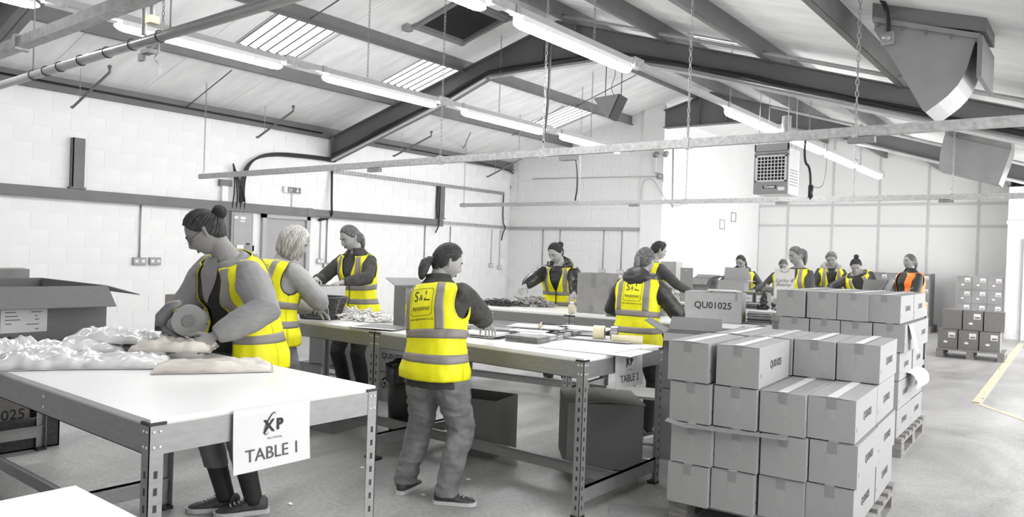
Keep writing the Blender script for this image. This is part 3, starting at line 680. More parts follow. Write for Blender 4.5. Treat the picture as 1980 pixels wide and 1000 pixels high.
# ---- extraction duct cowls
def cowl(Y, depth, label, pts, isol):
    t = thing('duct_cowl', label, 'duct', (0, Y, 0))
    # pts: outline in xz: front face
    o = MB().prism(pts, 'y', 0, depth, duct_m).build('cowl_body', parent=t)
    return t
Yd = 6.0
f = lambda x, y: (onY(x, y, Yd).x, onY(x, y, Yd).z)
curve = [f(1888, 68), f(1885, 82), f(1880, 98), f(1875, 115), f(1869, 133), f(1861, 150), f(1850, 167), f(1834, 184), f(1814, 200), f(1790, 217)]
outline = [f(1692, 38), f(1894, 64)] + curve + [f(1783, 212), f(1740, 138), f(1690, 58)]
t = cowl(Yd, 0.52, 'large curved sheet metal extraction duct hanging from the right roof slope', outline, True)
fl_ = [f(1690, 34), f(1896, 66), f(1894, 76), f(1688, 44)]
MB().prism(fl_, 'y', -0.02, 0.55, duct_m).build('flange', parent=t)
MB().prism([(f(1690, 34)[0]-0.02, f(1690, 34)[1]), (f(1896, 66)[0]+0.03, f(1896, 66)[1]+0.02), (f(1896, 66)[0]+0.03, roofz(-0.7)+0.02), (f(1690, 34)[0]-0.02, roofz(-1.42)+0.02)], 'y', 0.03, 0.5, mat('duct_dark', 0.22, 0.5, metal=0.3)).build('roof_collar', parent=t)
MB().box((f(1896, 66)[0]-0.01, -0.05, f(1896, 66)[1]-0.30), (f(1896, 66)[0]+0.02, 0.62, f(1896, 66)[1]-0.02), mat('duct_dark', 0.22, 0.5, metal=0.3)).build('side_flange', parent=t)
for k in range(5):
    a = f(1700, 44); b = f(1890, 74); x = a[0]+(b[0]-a[0])*k/4; z = a[1]+(b[1]-a[1])*k/4
    MB().cbox((x, -0.028, z-0.02), (0.012, 0.02, 0.03), steel_m).build('bolt', parent=t)
ix, iz = f(1718, 76)
bevel(MB().cbox((ix, -0.025, iz), (0.085, 0.05, 0.09), mat('isolator', 0.30, 0.4)).build('isolator_switch', parent=t), 0.006)
MB().tube([(ix, -0.05, iz), (ix, -0.075, iz)], 0.03, 14, condg_m).build('isolator_knob', parent=t)
MB().tube(chaikin([(ix, -0.03, iz+0.045), (ix, -0.05, iz+0.17), (ix-0.03, -0.06, iz+0.27), (ix-0.12, -0.06, iz+0.38)]), 0.016, 8, cable_m).build('feed_cable', parent=t)
Yd = 12.0
outline = [f(1826, 262), f(1955, 290), f(1945, 320), f(1931, 356), f(1815, 328), f(1818, 295)]
t = cowl(Yd, 0.5, 'smaller sheet metal duct cowl farther back at the right edge', outline, False)
MB().prism([(f(1826, 262)[0], f(1826, 262)[1]-0.01), (f(1955, 290)[0], f(1955, 290)[1]-0.01), (f(1955, 290)[0], roofz(-1.04)), (f(1826, 262)[0], roofz(-1.85))], 'y', 0.04, 0.46, duct_m).build('roof_collar', parent=t)
# thin conduit running across the right slope in front of the rafter
o = MB().tube([(x, 8.2, raftz(x)+0.03) for x in (-5.95, -4.5, -3, -1.5, 0.2)], 0.022, 8, mat('pipe_paint', 0.36, 0.3)).build('roof_conduit')
tag(o, 'thin grey pipe running down the right roof slope in front of the middle rafter', 'pipe')
o = MB().tube([(x, 12.9, raftz(x)-0.1) for x in (-4.6, -3.0, -0.8)], 0.02, 8, cond_m).build('roof_conduit')
tag(o, 'pale pipe under the far rafter on the right slope', 'pipe')
o = MB().tube([(x, 13.6, bz(x)-0.035) for x in (-4.4, -3.0, -1.0)], 0.022, 8, cond_m).build('roof_conduit')
tag(o, 'pale conduit clipped under the farthest rafter', 'conduit')
# ================================================================= WORKBENCHES
def angle_leg(h, sx, sy, slots=True):
    """L-section post, outer corner at origin, flanges toward +sx,+sy"""
    mb = MB(); a, t = 0.048, 0.003
    mb.box((min(0, sx*a), min(0, sy*t), 0), (max(0, sx*a), max(0, sy*t), h), bench_m)
    mb.box((min(0, sx*t), min(0, sy*a), 0), (max(0, sx*t), max(0, sy*a), h), bench_m)
    n = int((h-0.15)/0.055)
    if slots:
        for i in range(n):
            z = 0.05+i*0.055
            x0 = sx*0.018; x1 = sx*0.030; e = sy*0.0006
            mb.box((min(x0, x1), min(-e, -e+0.0003), z), (max(x0, x1), max(-e, -e+0.0003), z+0.024), bench_d)
            y0 = sy*0.018; y1 = sy*0.030; e = sx*0.0006
            mb.box((min(-e, -e+0.0003), min(y0, y1), z), (max(-e, -e+0.0003), max(y0, y1), z+0.024), bench_d)
    return mb
LEGS = {}
def bench(x0, x1, y0, y1, label, rz=0.0, H=0.90, slots=True, thick_wood=False):
    """x0..x1,y0..y1 rectangle (front = y0). rotation about the front right corner"""
    L, D = x1-x0, y1-y0
    t = thing('packing_table', label, 'table', (x1, y0, 0), rz, 'steel packing tables')
    tm = top_m
    tp = MB().box((-L+0.004, 0.004, H-0.016), (-0.004, D-0.004, H), tm).box((-L+0.003, 0.003, H-0.024), (-0.003, D-0.003, H-0.016), edge_m).build('tabletop', parent=t)
    bm_ = MB(); b0, b1 = H-0.115, H-0.022
    for nm, a, b in (('front_beam', (-L+0.004, 0.0, b0), (-0.004, 0.004, b1)), ('rear_beam', (-L+0.004, D-0.004, b0), (-0.004, D, b1)),
                     ('side_beam', (-L, 0.004, b0), (-L+0.004, D-0.004, b1)), ('side_beam', (-0.004, 0.004, b0), (0, D-0.004, b1))):
        mb = MB().box(a, b, bench_m)
        # folded lip
        if nm in ('front_beam', 'rear_beam'): mb.box((a[0], min(a[1], D-0.03) if a[1] > 0.1 else a[1], b0), (b[0], b[1] if a[1] > 0.1 else 0.03, b0+0.003), bench_m)
        mb.build(nm, parent=t)
    for (cx, cy, sx, sy) in ((0, 0, -1, 1), (-L, 0, 1, 1), (0, D, -1, -1), (-L, D, 1, -1)):
        k = (sx, sy, H)
        if k not in LEGS: LEGS[k] = angle_leg(H-0.018, sx, sy).mesh('leg')
        g = link('leg', LEGS[k], t, (cx+0.002*(-sx), cy+0.002*(-sy), 0))
        fk = ('foot', sx, sy)
        if fk not in LEGS:
            LEGS[fk] = MB().box((min(0, sx*0.054)-0.002, min(0, sy*0.054)-0.002, 0), (max(0, sx*0.054)+0.002, max(0, sy*0.054)+0.002, 0.018), blackp).mesh('rubber_foot')
            LEGS[('cap', sx, sy)] = MB().box((min(0, sx*0.054)-0.002, min(0, sy*0.054)-0.002, H-0.020), (max(0, sx*0.054)+0.002, max(0, sy*0.054)+0.002, H-0.010), blackp).mesh('corner_cap')
            rv = MB()
            for zz in (H-0.04, H-0.09):
                for aa in (0.015, 0.036):
                    rv.ball((sx*aa, -sy*0.001, zz), (0.005, 0.003, 0.005), white_m, 8, 4); rv.ball((-sx*0.001, sy*aa, zz), (0.003, 0.005, 0.005), white_m, 8, 4)
            LEGS[('riv', sx, sy)] = rv.mesh('rivets')
        link('rubber_foot', LEGS[fk], g); link('corner_cap', LEGS[('cap', sx, sy)], g); link('rivets', LEGS[('riv', sx, sy)], g)
    # H-frame: low end rails and a central stretcher
    for xx in (-L+0.004, -0.030):
        MB().box((xx, 0.004, 0.085), (xx+0.004 if xx < -0.5 else -0.004, D-0.004, 0.165), bench_m).box((xx, 0.004, 0.162), (xx+0.026, D-0.004, 0.165), bench_m).build('end_rail', parent=t)
    MB().box((-L+0.03, D/2-0.002, 0.085), (-0.03, D/2+0.002, 0.165), bench_m).box((-L+0.03, D/2-0.026, 0.162), (-0.03, D/2+0.002, 0.165), bench_m).build('stretcher', parent=t)
    for xx in (-L*0.5,):
        for zz in (H-0.045, H-0.085): MB().ball((xx, -0.001, zz), (0.006, 0.003, 0.006), white_m, 8, 4).build('rivet', parent=t)
    return t
T1 = bench(-4.05, -2.37, 1.18, 2.13, 'nearest white-topped steel packing table, where the woman with the tape gun works')
T1b = bench(-5.78, -4.06, 1.18, 2.13, 'white-topped packing table at the left edge holding the big open carton')
T0 = bench(-1.857, -0.10, -0.19, 0.757, 'white-topped packing table at the very bottom left, only its corner in view')
T2 = bench(-3.985, -2.26, 3.55, 4.50, 'white-topped packing table between the printed-vest woman and the carton stacks')
T2b = bench(-5.72, -3.995, 3.55, 4.50, 'white-topped packing table adjoining the left end of TABLE 2, with the wicker basket')
RA = math.radians(9)
c_, s_ = math.cos(RA), math.sin(RA)
ax, ay = -2.38, 6.40
T3 = bench(ax-1.725, ax, ay, ay+0.95, 'packing table in the row behind, under the carton printed QU01025', RA)
T3b = bench(ax-1.735*c_-1.725, ax-1.735*c_, ay-1.735*s_, ay-1.735*s_+0.95, 'packing table in the row behind, in front of the woman with the black hood', RA)
T4 = bench(-4.2, -2.48, 8.9, 9.85, 'packing table farther back with small white-labelled cartons on it')
T5 = bench(-4.3, -2.0, 11.3, 12.25, 'far packing table behind the tall stack of cartons')

# signs hanging from the table edges
def xp_logo(M0, s, parent):
    # orbit swoosh around X P
    mb = MB(); pts = []
    for i in range(27):
        a = math.radians(60+ i*10); e = Vector((math.cos(a)*0.36, math.sin(a)*1.15, 0))
        r = math.radians(-28); pts.append(((e.x*math.cos(r)-e.y*math.sin(r))*0.42*s-0.10*s, (e.x*math.sin(r)+e.y*math.cos(r))*0.42*s+0.12*s, 0.0008))
    n = len(pts)
    rs = [0.028*s*math.sin(PI*min(1, (i+1)/(n+1)))+0.002*s for i in range(n)]
    vs_ = []; 
    for i in range(n):
        a = Vector(pts[max(i-1, 0)]); b = Vector(pts[min(i+1, n-1)]); d = (b-a).normalized(); nn = Vector((-d.y, d.x, 0))*rs[i]
        vs_ += [Vector(pts[i])-nn, Vector(pts[i])+nn]
    mb.add(vs_, [(2*i, 2*i+1, 2*i+3, 2*i+2) for i in range(n-1)], MATS['ink'])
    o = mb.build('logo_orbit', parent=parent); o.matrix_local = M0
def table_sign(X, ya, yb, ztop, zbot, num, label):
    t = thing('table_sign', label, 'sign', (X+0.006, (ya+yb)/2, (ztop+zbot)/2))
    W, Hh = yb-ya, ztop-zbot
    # slightly curled sheet
    mb = MB(); n = 8; vs_ = []
    for i in range(n+1):
        v = i/n; z = Hh/2-Hh*v; x = 0.003+0.012*v*v
        vs_ += [(x, -W/2, z), (x, W/2, z), (x-0.0012, -W/2, z), (x-0.0012, W/2, z)]
    fs_ = []
    for i in range(n):
        a = 4*i; fs_ += [(a, a+4, a+5, a+1), (a+2, a+3, a+7, a+6)]
    fs_ += [(0, 1, 3, 2)]
    mb.add(vs_, fs_, paper_s, True).build('paper_sheet', parent=t)
    tilt = 0.010
    def F(y, z):
        v = (Hh/2-z)/Hh; return frame((0.0048+0.012*v*v+0.001, y, z), (0, 1, 0), (0.024*v/Hh*-1, 0, 1))
    k = Hh/0.22
    text('TABLE %s' % num, 0.062*k, F(0.0, -0.058*k), t, 'sign_text', mat('print_grey', 0.06, 0.6, var=0))
    text('X', 0.062*k, F(-0.018*k, 0.035*k), t, 'logo_letter', MATS['ink'], bold=0.0012)
    text('P', 0.052*k, F(0.026*k, 0.037*k), t, 'logo_letter', MATS['ink'], bold=0.0025)
    text('Xact Packing', 0.0115*k, F(0.006*k, -0.006*k), t, 'logo_text', mat('print_grey', 0.06, 0.6, var=0))
    xp_logo(F(-0.005*k, 0.035*k), 0.085*k, t)
    return t
table_sign(-2.37+0.003, 1.465, 1.785, 0.893, 0.668, '1', 'white paper sign reading TABLE 1 on the nearest packing table edge')
table_sign(-2.26+0.003, 3.87, 4.20, 0.912, 0.690, '2', 'smaller paper sign reading TABLE 2 left of the carton stacks')

# ================================================================= CARTONS
CODE = 'QU01025'
def carton(name, label, loc, rz, size, group=None, code=None, m=None, tape=True, front_tape=True, tmat=None, code_size=None, cat='box', tick=0):
    """closed carton: root mesh, origin at base centre; size = (x,y,z)"""
    sx, sy, sz = size; m = m or card_m
    mb = MB(); g = 0.0015
    x, y = sx/2-0.001, sy/2-0.001
    mb.box((-x, -y, 0.001), (x, y, sz-0.004), m)
    # top flaps meeting along the y axis centre line, slightly uneven
    r = random.Random(sum(ord(ch)*(i_+1) for i_, ch in enumerate(label)) % 1000 + tick); e = [r.uniform(0, 0.003) for _ in range(4)]
    mb.prism([(-x, sz-0.004), (-g, sz-0.003+e[0]), (-g, sz+e[0]), (-x, sz-0.001)], 'y', -y, y, m)
    mb.prism([(g, sz-0.003+e[1]), (x, sz-0.004), (x, sz-0.001), (g, sz+e[1])], 'y', -y, y, m)
    o = mb.build(name, loc=loc, rz=rz); tag(o, label, cat, group)
    if tape:
        tw = min(0.05, sx*0.2)
        MB().box((-tw/2, -y-0.001, sz+0.0035), (tw/2, y+0.001, sz+0.0045), tmat or tape_w).build('tape_strip', parent=o)
    if front_tape:
        tw = min(0.05, sx*0.2); dx = r.uniform(-0.02, 0.02)
        MB().box((-tw/2+dx*0.3, -y-0.0012, sz-0.055), (tw/2+dx*0.3, -y, sz+0.002), mat('tape_dark', 0.20, 0.3, var=0.1)).build('tape_tab', parent=o)
        MB().box((-tw/2+dx, -y-0.0008, sz-r.uniform(0.11, 0.15)), (tw/2+dx, -y, sz-0.06), mat('tape_film', 0.265, 0.4, var=0.1)).build('tape_tail', parent=o)
    if code:
        cs = code_size or 0.05
        for face in code:
            if face == 'x': M = frame((x+0.0012, 0.02, sz*0.50), (0, 1, 0), (0, 0, 1))
            elif face == 'y': M = frame((0, -y-0.0012, sz*0.55), (1, 0, 0), (0, 0, 1))
            text(CODE, cs, M, o, 'printed_code', MATS['ink'], bold=0.0012)
            if face == 'x' and sz < 0.24:
                MB().ball((x, -y+0.045, sz*0.30), (0.001, 0.013, 0.013), mat('print_grey2', 0.14, 0.7, var=0), 8, 4).build('printed_mark', parent=o)
    return o
def pallet(label, loc, rz, W, D, group=None):
    """W along x, D along y, 0.144 high"""
    t = thing('wooden_pallet', label, 'pallet', loc, rz, group)
    r = random.Random(int(abs(loc[0]*100)))
    nb = 7
    for i in range(nb):
        y = -D/2+0.05+(D-0.1)*i/(nb-1); wd = 0.05 if i % 2 else 0.055
        MB().box((-W/2, y-wd, 0.122), (W/2, y+wd, 0.143), wood_m).build('deck_board', parent=t)
    for x in (-W/2+0.05, 0, W/2-0.05):
        MB().box((x-0.05, -D/2, 0.10), (x+0.05, D/2, 0.122), wood_m).build('stringer_board', parent=t)
        MB().box((x-0.05, -D/2, 0.0), (x+0.05, D/2, 0.022), wood_m).build('base_board', parent=t)
        for y in (-D/2+0.07, 0, D/2-0.07):
            MB().box((x-0.05, y-0.07, 0.022), (x+0.05, y+0.07, 0.10), wood_m).build('block', parent=t)
    return t
# ---- front stack (nearest): four layers on a pallet
bw, bd, bh = 0.228, 0.60, 0.216
def stack_point(org, a, u, v):
    return (org[0]+u*math.cos(a)-v*math.sin(a), org[1]+u*math.sin(a)+v*math.cos(a))
A1 = math.radians(3.5); O1 = (-0.935, 3.975)     # front right corner
pc = stack_point(O1, A1, -2*bw-0.0, bd)
pallet('worn wooden pallet under the nearest stack of cartons', (pc[0], pc[1]-0.04, 0), A1, 0.98, 1.18)
colname = ['leftmost', 'second from the left', 'third from the left', 'rightmost']
layname = ['bottom', 'second', 'third', 'top']
rr = random.Random(4)
for lay in range(4):
    for row in range(2):
        for c in range(4):
            if lay == 3 and row == 0 and c > 1: continue
            u = -(3-c)*(bw+0.006)-bw/2; v = row*(bd+0.006)+bd/2
            dx = (0.02 if lay == 1 else -0.012 if lay == 2 else 0.0) + (rr.uniform(-0.006, 0.006)); dv = rr.uniform(-0.008, 0.008)
            if row == 1: dv = abs(dv)
            if lay == 3 and row == 0: u += -0.02 if c == 0 else 0.0; dv = -0.004
            if lay == 3 and row == 1: u += 0.0; dv = 0.015
            v -= (3-c)*(0.034 if row == 0 else 0.022)
            x, y = stack_point(O1, A1, u+dx*0.4, v+dv)
            nm = 'carton in the nearest stack, %s layer, %s row, %s' % (layname[lay], 'front' if row == 0 else 'back', colname[c])
            carton('cardboard_box', nm, (x, y, 0.144+lay*(bh+0.0055)), A1+rr.uniform(-0.008, 0.008), (bw, bd, bh), 'cartons of the nearest stack', code='x', code_size=0.056,
                   tick=lay*8+c, front_tape=(row == 0 or lay == 3))
# torn card sheet between the second and third layers
# ---- second stack: five layers
A2 = math.radians(2.0); O2 = (-1.225, 6.43)
pc = stack_point(O2, A2, -2*bw, bd)
pallet('wooden pallet under the taller second stack of cartons', (pc[0], pc[1], 0), A2, 0.98, 1.2)
for lay in range(5):
    for row in range(2):
        for c in range(4):
            u = -(3-c)*(bw+0.006)-bw/2; v = row*(bd+0.006)+bd/2
            if lay == 3: u += 0.03
            v -= (3-c)*0.022
            x, y = stack_point(O2, A2, u+rr.uniform(-0.004, 0.004), v+(rr.uniform(-0.006, 0.006) if row == 0 else 0.003))
            nm = 'carton in the taller second stack, %s layer, %s row, %s' % (['bottom', 'second', 'third', 'fourth', 'top'][lay], 'front' if row == 0 else 'back', colname[c])
            carton('cardboard_box', nm, (x, y, 0.144+lay*(bh+0.0055)), A2+rr.uniform(-0.01, 0.01), (bw, bd, bh), 'cartons of the second stack', code='x', code_size=0.056, tick=lay*8+c, front_tape=(lay > 2 and row == 0))
# peeled shiny tape and a curled paper sleeve on the second stack's side
p = onY(1768, 640, 6.8)
o = MB().add([onX(1757, 628, -1.19), onX(1766, 629, -1.19), onX(1776, 680, -1.15), onX(1770, 678, -1.15)], [(0, 1, 2, 3)], tape_w)
o.add([Vector(q)+Vector((0.002, 0, 0)) for q in (onX(1757, 628, -1.19), onX(1766, 629, -1.19), onX(1776, 680, -1.15), onX(1770, 678, -1.15))], [(3, 2, 1, 0)], tape_w)
tag(o.build('loose_tape'), 'loose strip of shiny tape peeling down the side of the second stack', 'tape')
mb = MB(); n = 10; vs_ = []
for i in range(n+1):
    a = i/n*2.2; 
    for yy in (6.75, 7.25): vs_.append((-1.28+0.13*math.sin(a*0.9), yy+0.02*i/n, 0.62-0.10*(i/n)+0.03*math.sin(a*2)))
mb.add(vs_, [(2*i, 2*i+1, 2*i+3, 2*i+2) for i in range(n)], paper_m, True)
tag(mb.build('paper_sheet'), 'curled sheet of card sticking out of the side of the second stack', 'paper')
# card layer sheet of the front stack
mb = MB(); n = 12; vs_ = []
for i in range(n+1):
    u = -0.93+0.62*i/n; w0 = 0.145*u/0.94; z = 0.144+2*(bh+0.0055)-0.003+ (0.02*(1-i/2) if i < 2 else 0) 
    for v in (-0.035+w0, 0.0+w0):
        x, y = stack_point(O1, A1, u, v); vs_.append((x, y, z - (0.012 if v < w0 else 0)))
mb.add(vs_, [(2*i, 2*i+1, 2*i+3, 2*i+2) for i in range(n)], card_d)
tag(mb.build('card_sheet'), 'edge of a thin card layer sheet between layers of the nearest stack', 'paper')
# ---- small far pallet with six cartons
ps = (-1.715, 14.62); As = math.radians(2)
pallet('small wooden pallet with six square cartons near the yellow floor line', (ps[0], ps[1]+0.1, 0), As, 0.96, 0.8)
lm = mat('label_white', 0.7, 0.5, var=0)
def labelled(name, label, loc, rz, size, group, lab=True, mark=True, m=None):
    o = carton(name, label, loc, rz, size, group, m=m or card_d, tape=True, front_tape=False, tmat=tape_m)
    y = -size[1]/2-0.001
    if lab:
        MB().box((0.01, y-0.001, size[2]*0.58), (size[0]*0.38, y, size[2]*0.86), lm).build('address_label', parent=o)
        MB().box((0.025, y-0.0016, size[2]*0.62), (size[0]*0.34, y-0.001, size[2]*0.70), mat('print_grey2', 0.14, 0.7, var=0)).build('label_print', parent=o)
    if mark: MB().ball((-0.03, y-0.0003, size[2]*0.34), (0.035, 0.0012, 0.02), lm, 8, 4).build('printed_mark', parent=o)
    return o
for lay in range(2):
    for c in range(3):
        labelled('cardboard_box', 'dark square carton on the small pallet, %s layer, %s' % (['lower', 'upper'][lay], ['left', 'middle', 'right'][c]),
                 (ps[0]-0.30+0.30*c + (0.02 if lay else -0.03), ps[1]+0.04*lay, 0.144+0.325*lay), As, (0.285, 0.40, 0.32), 'cartons on the small pallet', lab=(lay == 0 or c == 1), mark=(lay == 0 or c == 1))
# ---- far wrapped pallets against the back wall
def far_pile(x0, n, y, lbl, first_layer_skip=0):
    bw_, bh_ = 0.29, 0.293
    pallet('pallet under the '+lbl, (x0+n*bw_/2, y+0.45, 0), 0, n*bw_+0.05, 0.95)
    for lay in range(4):
        for c in range(n):
            labelled('cardboard_box', 'wrapped carton in the %s, %s layer, %s' % (lbl, layname[lay], ['far left', 'second along', 'third along', 'fourth along', 'fifth along'][c]),
                     (x0+bw_*(c+0.5), y+0.22, 0.144+(bh_+0.004)*lay), 0, (bw_-0.006, 0.44, bh_), 'wrapped cartons of the '+lbl)
    # stretch film
    fm_ = mat('stretch_film', 0.75, 0.12, var=0.3, scale=5, alpha=0.16, spec=0.8)
    mb = MB(); W = n*bw_+0.012; z0, z1 = 0.10, 0.144+4*(bh_+0.004)+0.012; X = x0-0.006; nn = 14; vs_ = []
    r = random.Random(3)
    for i in range(nn+1):
        for k in range(9): vs_.append((X+W*i/nn, y-0.012-0.006*r.random(), z0+(z1-z0)*k/8))
    fs_ = [(i*9+k, (i+1)*9+k, (i+1)*9+k+1, i*9+k+1) for i in range(nn) for k in range(8)]
    mb.add(vs_, fs_, fm_, True)
    mb.box((X+W, y-0.012, z0), (X+W+0.004, y+0.5, z1), mat('film_side', 0.12, 0.3, alpha=0.7))
    tag(mb.build('stretch_wrap'), 'clear stretch film wrapped around the '+lbl, 'film')
far_pile(-4.55, 5, 19.25, 'wide far pile by the back wall')
far_pile(-2.57, 3, 19.15, 'narrow far pile beside the pier')
# extra wooden frame pieces
# ---- open cartons
def open_box(name, label, loc, rz, size, flaps, m=None, group=None, wall=0.005, parent=None, cat='box'):
    """size x,y,z ; flaps dict side->(angle deg outward from vertical, length). open top, root mesh is the body"""
    sx, sy, sz = size; m = m or card_m; x, y = sx/2, sy/2; mb = MB()
    mb.box((-x, -y, 0), (x, y, wall), m)
    mb.box((-x, -y, wall), (x, -y+wall, sz), m).box((-x, y-wall, wall), (x, y, sz), m)
    mb.box((-x, -y+wall, wall), (-x+wall, y-wall, sz), m).box((x-wall, -y+wall, wall), (x, y-wall, sz), m)
    mb.box((-x+wall, -y+wall, wall+0.001), (x-wall, y-wall, wall+0.003), card_in)
    o = mb.build(name, loc=loc, rz=rz); tag(o, label, cat, group)
    for side, (ang, ln) in flaps.items():
        a = math.radians(ang); ca, sa = math.cos(a)*ln, math.sin(a)*ln; w_ = wall; tp = 0.012
        if side == 'front': v = [(-x, -y, sz), (x, -y, sz), (x-tp, -y-sa, sz+ca), (-x+tp, -y-sa, sz+ca)]; nn = Vector((0, math.cos(a), math.sin(a)))*w_
        if side == 'back': v = [(x, y, sz), (-x, y, sz), (-x+tp, y+sa, sz+ca), (x-tp, y+sa, sz+ca)]; nn = Vector((0, -math.cos(a), math.sin(a)))*w_
        if side == 'left': v = [(-x, y, sz), (-x, -y, sz), (-x-sa, -y+tp, sz+ca), (-x-sa, y-tp, sz+ca)]; nn = Vector((math.cos(a), 0, math.sin(a)))*w_
        if side == 'right': v = [(x, -y, sz), (x, y, sz), (x+sa, y-tp, sz+ca), (x+sa, -y+tp, sz+ca)]; nn = Vector((-math.cos(a), 0, math.sin(a)))*w_
        vv = [Vector(p) for p in v]; v2 = [p+nn for p in vv]
        MB().add(vv+v2, [(0, 1, 2, 3), (7, 6, 5, 4), (0, 4, 5, 1), (1, 5, 6, 2), (2, 6, 7, 3), (3, 7, 4, 0)], m).build('flap', parent=o)
    return o
# big open carton on the left table: +X face shows
bx = open_box('open_carton', 'large dark open carton with white shipping label on the left-hand table', (-4.98, 1.64, 0.902), 0, (0.95, 0.66, 0.30),
              {'right': (126, 0.18), 'back': (106, 0.20), 'left': (100, 0.2), 'front': (112, 0.2)}, m=card_d)
MB().box((0.476, -0.20, 0.06), (0.478, 0.02, 0.19), paper_s).build('shipping_label', parent=bx)
for i, (yy, zz, ww) in enumerate([(-0.18, 0.165, 0.05), (-0.18, 0.145, 0.06), (-0.18, 0.125, 0.07), (-0.18, 0.105, 0.03), (-0.06, 0.165, 0.055), (-0.04, 0.145, 0.012), (-0.04, 0.125, 0.02), (-0.08, 0.10, 0.06), (-0.04, 0.075, 0.02)]):
    MB().box((0.478, yy, zz), (0.4786, yy+ww, zz+0.005), mat('print_grey2', 0.14, 0.7, var=0)).build('label_print', parent=bx)
text('Made in India', 0.032, frame((0.4775, -0.22, 0.03), (0, 1, 0), (0, 0, 1)), bx, 'printed_text', MATS['ink'], bold=0.001)
carton('cardboard_box', 'small closed carton behind the big open carton at the left edge', (-5.62, 1.62, 0.902), 0, (0.22, 0.6, 0.36), m=card_n)
# ================================================================= PEOPLE
skin_m = mat('skin', (0.33, 0.32, 0.31), 0.55, var=0.05, scale=18)
skin_d = mat('skin_mid', (0.24, 0.233, 0.226), 0.55, var=0.06, scale=18)
lip_m = mat('lips', (0.14, 0.125, 0.12), 0.45, var=0)
eye_m = mat('eye_white', 0.5, 0.3, var=0)
iris_m = mat('iris', 0.03, 0.3, var=0)
brow_m = mat('brow', 0.06, 0.8, var=0)
YEL = mat('hi_vis_yellow', (0.80, 0.76, 0.0), 0.6, var=0.06, scale=6, bump=0.10, bscale=25)
YED = mat('hi_vis_binding', (0.62, 0.60, 0.0), 0.6, var=0.05)
ORA = mat('hi_vis_orange', (1.0, 0.22, 0.03), 0.6, var=0.06, scale=6, bump=0.1, bscale=25)
REF = mat('reflective_tape', (0.235, 0.215, 0.20), 0.5, var=0.06, scale=10, bump=0.06)
BIND = mat('dark_binding', 0.03, 0.7, var=0)
def hairmat(nm, v, stretch=(5, 1, 2)):
    return mat(nm, v, 0.6, var=0.45, scale=20, stretch=stretch, bump=0.25, bscale=30, spec=0.3)
HD, HM, HL, HG = hairmat('hair_dark', 0.028), hairmat('hair_mid', 0.10), hairmat('hair_blonde', (0.44, 0.43, 0.41), (5, 5, 0.5)), hairmat('hair_grey_brown', 0.10)

def remesh(mb, vox, amp=0.0, freq=(9, 9, 14), seed=0.0, smooth_it=2):
    me = mb.mesh('tmp'); o = bpy.data.objects.new('tmp', me); COL.objects.link(o)
    md = o.modifiers.new('r', 'REMESH'); md.mode = 'VOXEL'; md.voxel_size = vox; md.use_smooth_shade = True
    if smooth_it: sm = o.modifiers.new('s', 'SMOOTH'); sm.factor = 0.5; sm.iterations = smooth_it
    dg = bpy.context.evaluated_depsgraph_get(); m2 = bpy.data.meshes.new_from_object(o.evaluated_get(dg))
    bpy.data.objects.remove(o); bpy.data.meshes.remove(me)
    n = len(m2.vertices); co = np.empty(n*3, np.float32); m2.vertices.foreach_get('co', co); co = co.reshape(-1, 3)
    if amp > 0:
        no = np.empty(n*3, np.float32); m2.vertices.foreach_get('normal', no); no = no.reshape(-1, 3)
        f = freq; d = np.array([noise.noise((p[0]*f[0]+seed, p[1]*f[1], p[2]*f[2]))*1.0 + 0.45*noise.noise((p[0]*f[0]*2.3, p[1]*f[1]*2.3+seed, p[2]*f[2]*2.0)) for p in co.tolist()], np.float32)
        d = -np.abs(d)+0.25
        co += no*(d*amp)[:, None]
    k = len(m2.polygons); ls = np.empty(k, np.int32); m2.polygons.foreach_get('loop_total', ls)
    vi = np.empty(len(m2.loops), np.int32); m2.loops.foreach_get('vertex_index', vi)
    bpy.data.meshes.remove(m2)
    return co, vi, ls
def join_raw(parts, name, mats):
    """parts: list of (co,vi,ls,matindex)"""
    cos, faces, mi, off = [], [], [], 0
    me = bpy.data.meshes.new(name)
    allco = np.concatenate([p[0] for p in parts]); 
    vis_, offs = [], 0; ls = np.concatenate([p[2] for p in parts])
    for p in parts: vis_.append(p[1]+offs); offs += len(p[0])
    vi = np.concatenate(vis_)
    me.vertices.add(len(allco)); me.vertices.foreach_set('co', allco.ravel())
    me.loops.add(len(vi)); me.loops.foreach_set('vertex_index', vi)
    me.polygons.add(len(ls)); st = np.concatenate([[0], np.cumsum(ls)[:-1]]).astype(np.int32)
    me.polygons.foreach_set('loop_start', st)
    me.polygons.foreach_set('material_index', np.concatenate([np.full(len(p[2]), p[3], np.int32) for p in parts]))
    me.polygons.foreach_set('use_smooth', np.ones(len(ls), bool))
    for m in mats: me.materials.append(m)
    me.update(calc_edges=True); me.validate(); return me

